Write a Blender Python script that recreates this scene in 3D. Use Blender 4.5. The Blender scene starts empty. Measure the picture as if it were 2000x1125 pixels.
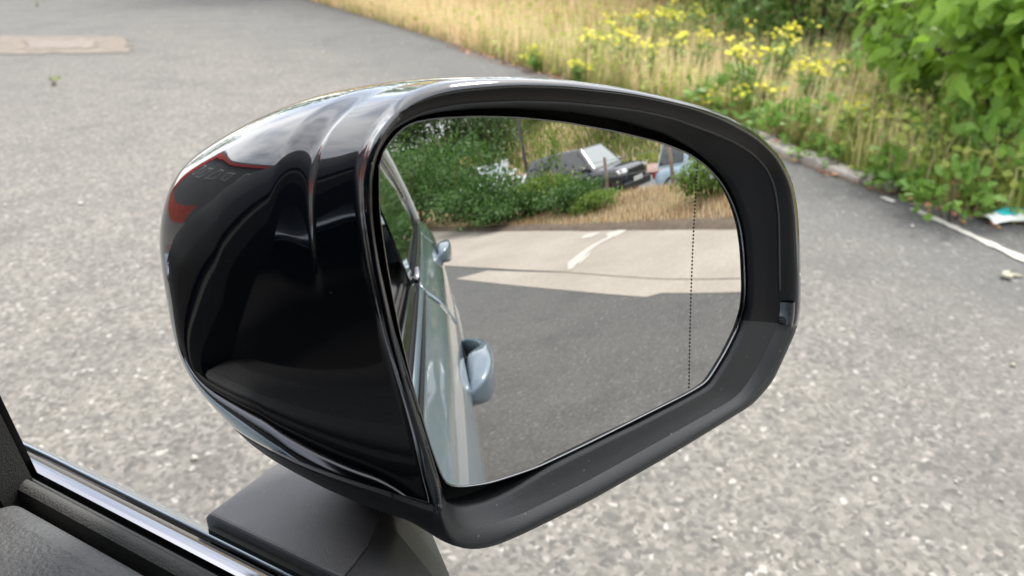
import bpy, math, random
import numpy as np
from mathutils import Vector, Matrix
random.seed(7); RNG = np.random.default_rng(7)
S = bpy.context.scene
COL = S.collection

# ------------------------------------------------------------------ camera
CAMZ = 1.33
CAM = np.array([0., 0., CAMZ])
F, CX, CY = 1600., 1000., 562.5            # focal length and centre, photo pixels (2000 x 1125)
def basis(az, pitch):
    a, p = math.radians(az), math.radians(pitch)
    f = np.array([math.sin(a)*math.cos(p), math.cos(a)*math.cos(p), math.sin(p)])
    r = np.array([math.cos(a), -math.sin(a), 0.]); u = np.cross(r, f)
    return f, r, u
CF, CR, CU = basis(60, -25)
cd = bpy.data.cameras.new('camera'); co = bpy.data.objects.new('camera', cd); COL.objects.link(co)
cd.sensor_width = 36; cd.lens = 28.8; cd.clip_start = .01; cd.clip_end = 2000
cd.dof.use_dof = True; cd.dof.focus_distance = .36; cd.dof.aperture_fstop = 15
co.matrix_world = Matrix(((CR[0], CU[0], -CF[0], 0), (CR[1], CU[1], -CF[1], 0), (CR[2], CU[2], -CF[2], CAMZ), (0, 0, 0, 1)))
S.camera = co

# ------------------------------------------------------------------ sky, sun, exposure
SUN_AZ, SUN_EL = 100, 56
w = bpy.data.worlds.new('World'); S.world = w; w.use_nodes = True
nt = w.node_tree; nt.nodes.clear()
o_ = nt.nodes.new('ShaderNodeOutputWorld'); bg = nt.nodes.new('ShaderNodeBackground'); bg.inputs[1].default_value = .12
sky = nt.nodes.new('ShaderNodeTexSky'); sky.sky_type = 'NISHITA'; sky.sun_disc = False
sky.sun_elevation = math.radians(SUN_EL); sky.sun_rotation = math.radians(SUN_AZ); sky.dust_density = 2.5; sky.air_density = 1.0
tc = nt.nodes.new('ShaderNodeTexCoord'); mp = nt.nodes.new('ShaderNodeMapping'); mp.inputs['Scale'].default_value = (1, 1, 2.2)
nz = nt.nodes.new('ShaderNodeTexNoise'); nz.inputs['Scale'].default_value = 2.3; nz.inputs['Detail'].default_value = 7; nz.inputs['Roughness'].default_value = .55
rp = nt.nodes.new('ShaderNodeValToRGB'); rp.color_ramp.elements[0].position = .36; rp.color_ramp.elements[1].position = .58; rp.color_ramp.elements[0].color = (.30, .30, .30, 1)
mx = nt.nodes.new('ShaderNodeMix'); mx.data_type = 'RGBA'; mx.inputs[7].default_value = (10.5, 10.6, 10.8, 1)
nt.links.new(tc.outputs['Generated'], mp.inputs[0]); nt.links.new(mp.outputs[0], nz.inputs[0]); nt.links.new(nz.outputs[0], rp.inputs[0])
nt.links.new(rp.outputs[0], mx.inputs[0]); nt.links.new(sky.outputs[0], mx.inputs[6]); nt.links.new(mx.outputs[2], bg.inputs[0]); nt.links.new(bg.outputs[0], o_.inputs[0])
sd = bpy.data.lights.new('sun', 'SUN'); sd.energy = 2.0; sd.angle = math.radians(12); sd.color = (1, .95, .86)
so = bpy.data.objects.new('sun', sd); COL.objects.link(so)
_a, _e = math.radians(SUN_AZ), math.radians(SUN_EL)
so.rotation_euler = Vector((math.sin(_a)*math.cos(_e), math.cos(_a)*math.cos(_e), math.sin(_e))).to_track_quat('Z', 'Y').to_euler()
S.render.engine = 'CYCLES'
S.view_settings.view_transform = 'Standard'; S.view_settings.look = 'None'; S.view_settings.gamma = 1
S.view_settings.exposure = 1.38
S.cycles.max_bounces = 8; S.cycles.transparent_max_bounces = 16

# ------------------------------------------------------------------ pixels to places
def ray(px, py):
    d = CF*F + CR*(px-CX) - CU*(py-CY); return d/np.linalg.norm(d)
def on_z(px, py, z):                       # pixel to the horizontal plane z (world)
    d = ray(px, py); return CAM + d*((z-CAMZ)/d[2])
def az_el(az, el):
    a, e = math.radians(az), math.radians(el)
    return np.array([math.sin(a)*math.cos(e), math.cos(a)*math.cos(e), math.sin(e)])
GN = az_el(203, 7); GR = 1.2               # mirror glass: normal, radius of its convex face
GC = CAM + (CF*F + CR*(1130-CX) - CU*(590-CY))*.34/F
GS = GC - GN*GR
def glass_hit(px, py, off=0.):
    d = ray(px, py); q = CAM-GS; b = q@d; R = GR+off
    t = -b-math.sqrt(b*b-(q@q-R*R)); return CAM+d*t
def seen(px, py):                          # where a pixel of the mirror looks: point and direction
    d = ray(px, py); P = glass_hit(px, py); N = (P-GS)/GR; return P, d-2*(d@N)*N
def seen_ground(px, py, z=0.):
    P, o = seen(px, py); return P+o*((z-P[2])/o[2])
def polar(az, dist):                       # place by bearing and distance from the mirror
    a = math.radians(az); return np.array([.25+math.sin(a)*dist, .13+math.cos(a)*dist])

# ------------------------------------------------------------------ node materials
MATS = {}
def nodes(name):
    m = bpy.data.materials.new(name); m.use_nodes = True; t = m.node_tree
    b = t.nodes['Principled BSDF']; MATS[name] = m
    return m, t, b
def ramp(t, stops, inp):
    r = t.nodes.new('ShaderNodeValToRGB'); e = r.color_ramp.elements
    while len(e) < len(stops): e.new(.5)
    for k, (p, c) in enumerate(stops): e[k].position = p; e[k].color = (*c, 1)
    t.links.new(inp, r.inputs[0]); return r
def noise(t, scale, detail=4, rough=.55, coord='Object', vec=None):
    n = t.nodes.new('ShaderNodeTexNoise'); n.inputs['Scale'].default_value = scale; n.inputs['Detail'].default_value = detail; n.inputs['Roughness'].default_value = rough
    if vec is None:
        c = t.nodes.new('ShaderNodeTexCoord'); vec = c.outputs[coord]
    t.links.new(vec, n.inputs['Vector']); return n
def mixc(t, fac, a, b, mode='MIX'):
    m = t.nodes.new('ShaderNodeMix'); m.data_type = 'RGBA'; m.blend_type = mode
    for i, v in ((0, fac), (6, a), (7, b)):
        if hasattr(v, 'is_linked') or hasattr(v, 'links'): t.links.new(v, m.inputs[i])
        else: m.inputs[i].default_value = v if i == 0 else (*v, 1)
    return m.outputs[2]
def bump(t, b, h, strength=.3, dist=.01):
    n = t.nodes.new('ShaderNodeBump'); n.inputs['Strength'].default_value = strength; n.inputs['Distance'].default_value = dist
    t.links.new(h, n.inputs['Height']); t.links.new(n.outputs[0], b.inputs['Normal'])
def simple(name, c, rough=.5, metal=0., var=.0, scale=8., coat=0., bmp=0., bscale=200., spec=.5, dust=0.):
    m, t, b = nodes(name)
    b.inputs['Roughness'].default_value = rough; b.inputs['Metallic'].default_value = metal
    b.inputs['Coat Weight'].default_value = coat; b.inputs['Coat Roughness'].default_value = .03
    b.inputs['Specular IOR Level'].default_value = spec
    if var:
        n = noise(t, scale); r = ramp(t, [(.3, tuple(x*(1-var) for x in c)), (.7, tuple(min(1, x*(1+var)) for x in c))], n.outputs[0])
        t.links.new(r.outputs[0], b.inputs['Base Color'])
    else:
        b.inputs['Base Color'].default_value = (*c, 1)
    if bmp: bump(t, b, noise(t, bscale, 3).outputs[0], bmp, .002)
    if dust:                                # sparse pale dust specks lying on the plastic
        nd = noise(t, 520, 2, .5); lim = ramp(t, [(dust, (0, 0, 0)), (min(1, dust+.03), (.55, .55, .55))], nd.outputs[0])
        src = b.inputs['Base Color'].links[0].from_socket if b.inputs['Base Color'].is_linked else c
        t.links.new(mixc(t, lim.outputs[0], src, (.30, .29, .28)), b.inputs['Base Color'])
    return m
def leafy(name, stops, trans=.35, rough=.45):
    m, t, b = nodes(name)
    g = t.nodes.new('ShaderNodeNewGeometry')
    r = ramp(t, stops, g.outputs['Random Per Island'])
    n = noise(t, 1.3, 2); c = mixc(t, n.outputs[0], r.outputs[0], tuple(x*1.0 for x in stops[len(stops)//2][1]))
    t.links.new(c, b.inputs['Base Color']); b.inputs['Roughness'].default_value = rough; b.inputs['Specular IOR Level'].default_value = .35
    tr = t.nodes.new('ShaderNodeBsdfTranslucent'); t.links.new(c, tr.inputs[0])
    ms = t.nodes.new('ShaderNodeMixShader'); ms.inputs[0].default_value = trans
    out = t.nodes['Material Output']
    t.links.new(b.outputs[0], ms.inputs[1]); t.links.new(tr.outputs[0], ms.inputs[2]); t.links.new(ms.outputs[0], out.inputs[0])
    return m

simple('gloss_black', (.0035, .005, .0085), .06, coat=1.0, dust=.775)
simple('satin_black', (.0045, .0045, .005), .22, bmp=.04, bscale=900, spec=.3)
simple('matte_black', (.021, .022, .0245), .45, bmp=.18, bscale=1600, spec=.45, dust=.74)  # lower rim and bezel: sky light put into this lighter tone
simple('bezel_shaded', (.007, .0075, .0095), .36, bmp=.12, bscale=1600, spec=.18)  # darker copy of the bezel plastic, shade of the upper recess in its colour
simple('rim_grey', (.045, .046, .048), .45, spec=.4)
simple('foot_plastic', (.112, .110, .116), .5, bmp=.3, bscale=1500, var=.1, scale=30, dust=.72)
simple('deep_black', (.006, .006, .006), .7)
simple('rubber', (.02, .02, .02), .6, bmp=.2, bscale=600)
simple('flock', (.06, .06, .058), .9, bmp=.4, bscale=900)
simple('door_card', (.068, .07, .073), .6, bmp=.5, bscale=420, var=.06, scale=60)
simple('headliner', (.012, .012, .013), .9)
simple('dark_chrome', (.30, .30, .32), .16, metal=1.)
simple('rail_silver', (.72, .74, .76), .45, metal=.3)
simple('chrome_line', (.24, .245, .25), .25, metal=1.)
m, t, b = nodes('mirror_silver'); b.inputs['Metallic'].default_value = 1; b.inputs['Base Color'].default_value = (.60, .605, .60, 1); b.inputs['Roughness'].default_value = .0
simple('dash_mark', (.01, .01, .01), .6)
simple('blue_paint', (.145, .195, .24), .32, metal=.3, coat=1.)
simple('window_glass', (.012, .014, .014), .02, coat=1.)
simple('windscreen', (.20, .235, .24), .04, coat=1.)  # parked cars' glass, pale sky reflection put into the colour
simple('blackened_screen', (.010, .011, .011), .35, spec=.15)  # clear windscreen made opaque and dark so the housing reflects no sky
simple('tyre', (.018, .018, .018), .85, bmp=.3, bscale=60)
simple('alloy', (.45, .46, .47), .3, metal=.9)
simple('grey_paint', (.022, .025, .034), .3, metal=.3, coat=1.)
simple('white_paint', (.62, .66, .68), .35, coat=1.)
simple('pale_blue_paint', (.36, .50, .62), .35, coat=1.)
simple('lamp_lens', (.65, .67, .7), .08, coat=1.)
simple('red_lens', (.3, .01, .01), .1, coat=1.)
simple('plate_white', (.75, .75, .72), .4)
simple('plate_ink', (.02, .02, .02), .5)
simple('road_paint', (.43, .41, .37), .75, var=.12, scale=22)
simple('sign_yellow', (.55, .36, .08), .5)
simple('sign_white', (.7, .7, .7), .5)
simple('galvanised', (.25, .26, .26), .5, metal=.6)
simple('post_wood', (.22, .16, .12), .8, var=.25, scale=14)
simple('bark', (.09, .065, .045), .9, var=.3, scale=20, bmp=.6, bscale=50)
simple('stem_green', (.12, .17, .05), .6)
simple('stem_straw', (.38, .28, .13), .7)
simple('wrapper_white', (.75, .77, .76), .35)
simple('wrapper_teal', (.03, .5, .55), .4)
simple('pebble_mat', (.45, .42, .37), .8, var=.35, scale=9)
simple('shell_mat', (.35, .33, .24), .5, var=.2, scale=120)
simple('brick_red', (.30, .055, .035), .8, var=.2, scale=3)
simple('cladding', (.075, .08, .085), .45, var=.1, scale=1)
simple('red_trim', (.42, .03, .02), .5)
simple('roof_grey', (.10, .10, .11), .7)
simple('patch_concrete', (.145, .122, .10), .9, var=.22, scale=7, bmp=.3, bscale=60)
simple('patch_pale', (.165, .14, .12), .9, var=.18, scale=9, bmp=.3, bscale=60)

# asphalt with pale chips, darker towards the kerb
m, t, b = nodes('asphalt'); c = t.nodes.new('ShaderNodeTexCoord')
vor = t.nodes.new('ShaderNodeTexVoronoi'); vor.inputs['Scale'].default_value = 80
nzv = noise(t, 30, 2); wv = mixc(t, .03, c.outputs['Object'], nzv.outputs[1]); t.links.new(wv, vor.inputs['Vector'])
sp = t.nodes.new('ShaderNodeSeparateColor'); t.links.new(vor.outputs['Color'], sp.inputs[0])
chip = ramp(t, [(0, (.070, .067, .062)), (.3, (.108, .102, .091)), (.7, (.146, .137, .122)), (.96, (.185, .172, .154)), (1, (.32, .305, .28))], sp.outputs[0])
tar = ramp(t, [(0, (.060, .060, .058)), (.5, (.076, .075, .073)), (.96, (.094, .092, .089)), (1, (.19, .185, .175))], sp.outputs[1])
sx = t.nodes.new('ShaderNodeSeparateXYZ'); t.links.new(c.outputs['Object'], sx.inputs[0])
def mth(t, op, a, b_=None):
    n = t.nodes.new('ShaderNodeMath'); n.operation = op
    for i, v in ((0, a), (1, b_)):
        if v is None: continue
        if isinstance(v, (int, float)): n.inputs[i].default_value = v
        else: t.links.new(v, n.inputs[i])
    return n.outputs[0]
mm = mth(t, 'SUBTRACT', mth(t, 'MULTIPLY', sx.outputs[0], .86), mth(t, 'MULTIPLY', sx.outputs[1], .51))
nbig = noise(t, .8, 5, .6); mm2 = mth(t, 'ADD', mm, mth(t, 'MULTIPLY', nbig.outputs[0], 1.6))
chip_ramp = ramp(t, [(.0, (1, 1, 1)), (1, (0, 0, 0))], mth(t, 'MULTIPLY', mth(t, 'SUBTRACT', mm2, 2.5), .62))
backw = mth(t, 'MULTIPLY', mth(t, 'ADD', sx.outputs[1], 2.2), .6)            # the lot behind the car is newer, darker tar
nb2 = t.nodes.new('ShaderNodeClamp'); nb2.inputs['Min'].default_value = .28; t.links.new(backw, nb2.inputs[0])
far = ramp(t, [(0, (1, 1, 1)), (1, (.35, .35, .35))], mth(t, 'MULTIPLY', mth(t, 'SUBTRACT', sx.outputs[1], 3.), .16))
chip_fac = mth(t, 'MULTIPLY', mth(t, 'MULTIPLY', chip_ramp.outputs[0], nb2.outputs[0]), far.outputs[0])
col = mixc(t, chip_fac, tar.outputs[0], chip.outputs[0])
nl = noise(t, 2.3, 6, .65); stain = ramp(t, [(.25, (.74, .74, .75)), (.5, (1, 1, 1)), (.8, (1.12, 1.1, 1.05))], nl.outputs[0])
col = mixc(t, 1., col, stain.outputs[0], 'MULTIPLY')
t.links.new(col, b.inputs['Base Color']); b.inputs['Roughness'].default_value = .85
hgt = mth(t, 'ADD', mth(t, 'MULTIPLY', vor.outputs['Distance'], -1.), mth(t, 'MULTIPLY', sp.outputs[2], .6))
bump(t, b, hgt, .4, .006)

m, t, b = nodes('concrete')
n1 = noise(t, .7, 6, .65); r1 = ramp(t, [(.3, (.27, .24, .20)), (.6, (.345, .308, .262)), (.8, (.38, .34, .29))], n1.outputs[0])
n2 = noise(t, 18, 5, .7); r2 = ramp(t, [(.3, (.82, .82, .82)), (.6, (1, 1, 1))], n2.outputs[0])
t.links.new(mixc(t, 1., r1.outputs[0], r2.outputs[0], 'MULTIPLY'), b.inputs['Base Color']); b.inputs['Roughness'].default_value = .9; bump(t, b, n2.outputs[0], .3, .004)
m, t, b = nodes('kerb_stone')
n2 = noise(t, 12, 6, .7); r2 = ramp(t, [(.3, (.20, .185, .16)), (.6, (.36, .33, .30)), (.8, (.44, .41, .37))], n2.outputs[0]); t.links.new(r2.outputs[0], b.inputs['Base Color']); b.inputs['Roughness'].default_value = .9; bump(t, b, n2.outputs[0], .5, .01)
m, t, b = nodes('soil')
n1 = noise(t, 1.1, 7, .7); r1 = ramp(t, [(.3, (.10, .075, .045)), (.5, (.22, .16, .085)), (.62, (.16, .15, .06)), (.8, (.10, .13, .04))], n1.outputs[0])
n2 = noise(t, 25, 6, .7); r2 = ramp(t, [(.3, (.55, .55, .55)), (.7, (1.15, 1.15, 1.1))], n2.outputs[0])
t.links.new(mixc(t, 1., r1.outputs[0], r2.outputs[0], 'MULTIPLY'), b.inputs['Base Color']); b.inputs['Roughness'].default_value = .95; bump(t, b, n2.outputs[0], .8, .04)
simple('bare_earth', (.10, .075, .052), .95, var=.3, scale=9)
simple('road_tar', (.13, .14, .145), .85, var=.15, scale=3)
simple('pavement_pink', (.32, .22, .185), .9, var=.15, scale=4)

leafy('leaf_big', [(0, (.10, .19, .024)), (.4, (.17, .31, .035)), (.8, (.25, .41, .05)), (1, (.38, .50, .10))], .56)
leafy('leaf_dense', [(0, (.045, .09, .016)), (.5, (.085, .17, .027)), (1, (.16, .27, .05))], .38)
leafy('leaf_rear', [(0, (.025, .065, .018)), (.5, (.06, .14, .028)), (1, (.14, .25, .05))], .35)
leafy('leaf_lime', [(0, (.07, .13, .02)), (.5, (.14, .24, .035)), (1, (.26, .33, .06))], .4)
leafy('leaf_far', [(0, (.03, .06, .022)), (.5, (.07, .12, .035)), (1, (.13, .19, .06))], .3)
leafy('weed_leaf', [(0, (.08, .16, .03)), (.5, (.14, .26, .045)), (1, (.25, .37, .08))], .38)
leafy('grass_green', [(0, (.15, .22, .045)), (.5, (.27, .34, .08)), (1, (.44, .44, .14))], .42, .55)
leafy('grass_straw', [(0, (.56, .42, .23)), (.4, (.72, .55, .32)), (.8, (.80, .65, .42)), (1, (.66, .58, .28))], .45, .6)
leafy('cover_leaf', [(0, (.13, .20, .035)), (.4, (.24, .33, .06)), (.75, (.38, .43, .10)), (1, (.56, .52, .16))], .45, .55)
leafy('grass_rust', [(0, (.22, .10, .05)), (.5, (.36, .18, .09)), (1, (.45, .28, .13))], .3, .6)
leafy('dead_leaf', [(0, (.25, .10, .04)), (.5, (.45, .20, .09)), (1, (.55, .36, .20))], .2, .7)
leafy('petal', [(0, (.65, .50, .03)), (.5, (.75, .66, .04)), (1, (.62, .68, .06))], .3, .5)

# ------------------------------------------------------------------ mesh helpers
def tag(o, label=None, cat=None, group=None, kind=None):
    for k, v in (('label', label), ('category', cat), ('group', group), ('kind', kind)):
        if v: o[k] = v
    return o
def mesh_of(name, V, Fc, mat, smooth=False):
    me = bpy.data.meshes.new(name)
    me.from_pydata([tuple(map(float, v)) for v in V], [], [tuple(map(int, f)) for f in Fc]); me.update()
    if isinstance(mat, str): mat = MATS[mat]
    me.materials.append(mat)
    if smooth: me.polygons.foreach_set('use_smooth', [True]*len(me.polygons))
    return me
def soup(name, V, Fc, mat):                # big face soups through numpy: V (n,3), Fc (m,k)
    me = bpy.data.meshes.new(name); V = np.asarray(V, np.float32); Fc = np.asarray(Fc, np.int32); k = Fc.shape[1]
    me.vertices.add(len(V)); me.vertices.foreach_set('co', V.ravel())
    me.loops.add(Fc.size); me.loops.foreach_set('vertex_index', Fc.ravel())
    me.polygons.add(len(Fc)); me.polygons.foreach_set('loop_start', np.arange(len(Fc), dtype=np.int32)*k)
    me.polygons.foreach_set('loop_total', np.full(len(Fc), k, np.int32)); me.update(calc_edges=True); me.validate()
    me.materials.append(MATS[mat]); return me
def link(name, me, parent=None):
    o = bpy.data.objects.new(name, me); COL.objects.link(o)
    if parent is not None:
        o.parent = parent
        o.matrix_parent_inverse = PINV.get(parent.name, Matrix())
    return o
PINV = {}
def thing(name, label, cat, loc=(0, 0, 0), rz=0., group=None, world_children=False):
    o = bpy.data.objects.new(name, None); COL.objects.link(o); o.empty_display_size = .1
    o.location = loc; o.rotation_euler = (0, 0, rz); tag(o, label, cat, group)
    if world_children: PINV[o.name] = Matrix.Translation(loc).inverted()
    return o
def mk(name, V, Fc, mat, parent=None, smooth=False):
    return link(name, mesh_of(name, V, Fc, mat, smooth), parent)
def box(c, s, rz=0.):
    V = np.array([(x, y, z) for x in (-.5, .5) for y in (-.5, .5) for z in (-.5, .5)])*np.array(s)
    ca, sa = math.cos(rz), math.sin(rz); V = np.c_[V[:, 0]*ca-V[:, 1]*sa, V[:, 0]*sa+V[:, 1]*ca, V[:, 2]]+np.array(c)
    return V, [(0, 1, 3, 2), (4, 6, 7, 5), (0, 4, 5, 1), (2, 3, 7, 6), (0, 2, 6, 4), (1, 5, 7, 3)]
def join(parts):
    V, Fc, k = [], [], 0
    for v, f in parts:
        V.append(np.asarray(v, float)); Fc += [tuple(i+k for i in q) for q in f]; k += len(v)
    return np.concatenate(V), Fc
def tube(path, rad, n=7, cap=True):
    path = np.asarray(path, float); rad = np.broadcast_to(rad, (len(path),)); V = []; Fc = []
    for i, p in enumerate(path):
        d = path[min(i+1, len(path)-1)]-path[max(i-1, 0)]; d = d/(np.linalg.norm(d)+1e-9)
        a = np.cross(d, (0, 0, 1.) if abs(d[2]) < .9 else (1., 0, 0)); a /= np.linalg.norm(a); b_ = np.cross(d, a)
        for k in range(n):
            th = 2*math.pi*k/n; V.append(p+rad[i]*(a*math.cos(th)+b_*math.sin(th)))
    for i in range(len(path)-1):
        for k in range(n): Fc.append((i*n+k, i*n+(k+1) % n, (i+1)*n+(k+1) % n, (i+1)*n+k))
    if cap: Fc += [tuple(range(n))[::-1], tuple((len(path)-1)*n+k for k in range(n))]
    return np.array(V), Fc
def loft(loops, closed=True, cap0=False, cap1=False):
    L = [np.asarray(l, float) for l in loops]; n = len(L[0]); Fc = []
    for i in range(len(L)-1):
        for k in range(n if closed else n-1):
            Fc.append((i*n+k, i*n+(k+1) % n, (i+1)*n+(k+1) % n, (i+1)*n+k))
    if cap0: Fc.append(tuple(range(n))[::-1])
    if cap1: Fc.append(tuple((len(L)-1)*n+k for k in range(n)))
    return np.concatenate(L), Fc
def sweep_y(prof, y0, y1, n=2):            # closed (x,z) profile swept along the car
    ys = np.linspace(y0, y1, n); return loft([[(x, y, z) for x, z in prof] for y in ys], True, True, True)
def bevel(o, w=.004, seg=2, ang=40):
    m = o.modifiers.new('bevel', 'BEVEL'); m.width = w; m.segments = seg; m.limit_method = 'ANGLE'; m.angle_limit = math.radians(ang); return o
def sstep(x, a, b_): 
    q = np.clip((np.asarray(x, float)-a)/(b_-a), 0, 1); return q*q*(3-2*q)

# ------------------------------------------------------------------ terrain
VERGE = np.array([(40, 64), (16, 20.), (10.08, 9.51), (8.07, 6.05), (6.51, 3.5), (5.3, 1.3), (4.62, .5), (4.3, 0.), (4.22, -.4), (4.15, -2), (3.7, -4.7), (2.4, -9), (0, -15.5), (-5, -29), (-12, -48)])
def catmull(P, k=8):
    out = []
    for i in range(len(P)-1):
        p0, p1, p2, p3 = P[max(i-1, 0)], P[i], P[i+1], P[min(i+2, len(P)-1)]
        for j in range(k):
            s = j/k; out.append(.5*((2*p1)+(-p0+p2)*s+(2*p0-5*p1+4*p2-p3)*s*s+(-p0+3*p1-3*p2+p3)*s**3))
    return np.array(out+[P[-1]])
VC = catmull(VERGE)
def verge_d(x, y):                          # signed distance to the verge edge, + on the planted side
    P = np.c_[np.ravel(x), np.ravel(y)]; best = np.full(len(P), 1e9); sg = np.ones(len(P))
    for A, B in zip(VC[:-1], VC[1:]):
        e = B-A; q = np.clip(((P-A)@e)/(e@e), 0, 1); D = P-A-q[:, None]*e; dd = np.hypot(*D.T)
        s = np.sign(-(e[0]*(P[:, 1]-A[1])-e[1]*(P[:, 0]-A[0]))); u = dd < best; best[u] = dd[u]; sg[u] = s[u]
    return -best*sg
RA, RT, RN = np.array([2.4, -9]), np.array([-.346, -.938]), np.array([.938, -.346])    # the road behind: origin, along, outward
def road_z(tt): return np.clip(-.59+.066*(np.asarray(tt, float)-4), -.85, .9)
def height(x, y):
    x = np.asarray(x, float); y = np.asarray(y, float); sh = x.shape; d = verge_d(x, y).reshape(sh)
    tt = (x-RA[0])*RT[0]+(y-RA[1])*RT[1]; dr = (x-RA[0])*RN[0]+(y-RA[1])*RN[1]
    front = .07+.025*np.clip(d, 0, 9)+.06*np.clip(d-9, 0, 40)
    rz = road_z(tt)
    rear = .05+.0*d; k = sstep(dr, 2.9, 3.7); rear = rear*(1-k)+(rz-.03)*k
    rear = rear+np.clip(dr-12, 0, 26)*.34*sstep(dr, 12, 15)
    wr = sstep(-y, 1, 5.5)
    h = front*(1-wr)+rear*wr
    bumpy = .05*np.sin(x*1.7+1.3*np.sin(y*.9))*np.sin(y*1.3+x*.4)*sstep(d, .5, 2)
    h = np.where(d > 0, h*sstep(d, -.01, .12)+bumpy*(1-sstep(dr, 3, 3.6)*(1-sstep(dr, 12, 14))*wr), -.06)
    return h
def hgt1(x, y): return float(height(np.array([x]), np.array([y]))[0])
def grid_sheet(xs, ys):
    X, Y = np.meshgrid(xs, ys); Z = height(X.ravel(), Y.ravel()); V = np.c_[X.ravel(), Y.ravel(), Z]
    n = len(xs); i = np.arange(len(xs)-1); j = np.arange(len(ys)-1); I, J = np.meshgrid(i, j); a = (J*n+I).ravel()
    return V, np.c_[a, a+1, a+n+1, a+n]
xs = np.unique(np.r_[np.linspace(-250, -20, 8), np.linspace(-20, -1, 12), np.arange(-1, 12, .2), np.arange(12, 30, .8), np.linspace(30, 250, 14)])
ys = np.unique(np.r_[np.linspace(-250, -45, 10), np.arange(-45, -18, .9), np.arange(-18, 12, .22), np.arange(12, 40, 1.), np.linspace(40, 250, 10)])
V, Fc = grid_sheet(xs, ys)
g = link('ground', soup('ground', V, Fc, 'soil')); g['kind'] = 'structure'
g.data.polygons.foreach_set('use_smooth', [True]*len(g.data.polygons))
lot = [(x, y, 0.) for x, y in VC]+[(-40, -48, 0.), (-40, 64, 0.)]
a = mk('car_park', lot, [tuple(range(len(lot)))], 'asphalt'); a['kind'] = 'structure'
# concrete apron behind the car, one slab row along the verge, a narrower strip, dark joint between
def strip(name, pts, mat, z, kind='structure'):
    o = mk(name, [(p[0], p[1], z) for p in pts], [tuple(range(len(pts)))], mat); o['kind'] = kind; return o
def gpts(pix): return [seen_ground(*p)[:2] for p in pix]
vr = [p for p in VC if -30 < p[1] < -2.6]
jl = gpts([(1452, 545), (1290, 546), (1100, 532), (960, 525), (872, 520)])
jl_ext = [jl[0]+(jl[0]-jl[2])*.16]+jl+[jl[-1]+(jl[-1]-jl[-2])*6]
strip('concrete_apron', [tuple(p) for p in jl_ext]+[tuple(p) for p in vr[::-1]], 'concrete', .008)
el_ = gpts([(1452, 571), (1292, 573), (1262, 581), (1080, 565), (890, 545)]); tip = gpts([(952, 529)])[0]
sp_ = [jl_ext[0]+(np.array(el_[0])-np.array(jl[0]))]+el_+[tip]
inner = [p+(np.array(q)-p)*.02 for p, q in zip(jl_ext[:4], [el_[0], el_[0], el_[1], el_[3]])]
strip('concrete_strip', [tuple(p) for p in sp_]+[tuple(p) for p in inner[::-1]], 'concrete', .004)
# road, pavements behind the fence
def ribbon(name, d0, d1, mat, dz, t0=-25, t1=70):
    ts = np.linspace(t0, t1, 40); V = []; 
    for q in ts:
        for dd in (d0, d1): p = RA+RT*q+RN*dd; V.append((p[0], p[1], float(road_z(q))+dz))
    o = mk(name, V, [(2*i, 2*i+1, 2*i+3, 2*i+2) for i in range(len(ts)-1)], mat); o['kind'] = 'structure'; return o
ribbon('road', 4.5, 9.8, 'road_tar', .01); ribbon('pavement', 3.6, 4.5, 'pavement_pink', .10); ribbon('pavement', 9.8, 11.8, 'pavement_pink', .10)

# ------------------------------------------------------------------ marks on the lot
def dense(P, k=8): P = np.array(P, float); return np.concatenate([P[i]+(P[i+1]-P[i])*np.linspace(0, 1, k, endpoint=False)[:, None] for i in range(len(P)-1)]+[P[-1:]])
def on_ground(px, py): return on_z(px, py, 0.)[:2]
pa = [on_ground(*p) for p in ((-160, 70), (246, 71), (256, 104), (-160, 108))]
jag = lambda P: [p+RNG.normal(size=2)*.035 for p in dense(list(P)+[P[0]], 14)[:-1]]
strip('concrete_patch', jag(pa), 'patch_concrete', .006)
pb = [on_ground(*p) for p in ((52, 80), (185, 80), (188, 95), (52, 97))]
strip('concrete_patch', jag(pb), 'patch_pale', .010)
def paint(name, pts, wid, z=.005, jitter=.1, mat='road_paint'):
    P = np.array(pts, float); Vv = []; 
    for i, p in enumerate(P):
        d = P[min(i+1, len(P)-1)]-P[max(i-1, 0)]; d /= np.linalg.norm(d); nrm = np.array([-d[1], d[0]])
        ww = (wid[i] if hasattr(wid, '__len__') else wid)*(1+jitter*random.uniform(-1, 1))
        Vv += [(*(p+nrm*ww/2), z), (*(p-nrm*ww/2), z)]
    o = mk(name, Vv, [(2*i, 2*i+1, 2*i+3, 2*i+2) for i in range(len(P)-1)], mat); o['kind'] = 'structure'; return o
L0, L1 = on_ground(1782, 409), on_ground(2006, 511); L2 = L1+(L1-L0)*1.5
paint('white_line', dense([L0, L1, L2], 18), .046, .006, .38)
La, Lb = on_ground(1722, 386), on_ground(1746, 396); paint('white_line', dense([La, Lb], 4), .035, .006, .4)
arrow = gpts([(1113, 528), (1122, 512), (1140, 496), (1162, 480), (1185, 468), (1200, 461)])
paint('arrow_marking', arrow, [.06, .17, .15, .12, .12, .12], .013, .1)
paint('arrow_marking', gpts([(1186, 462), (1200, 458), (1216, 456)]), [.35, .5, .3], .0125, .2)
paint('arrow_marking', gpts([(1139, 463), (1152, 461), (1164, 460)]), [.25, .35, .2], .0125, .2)
paint('arrow_marking', gpts([(1131, 517), (1142, 505), (1154, 494)]), [.04, .07, .04], .0125, .3)

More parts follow.
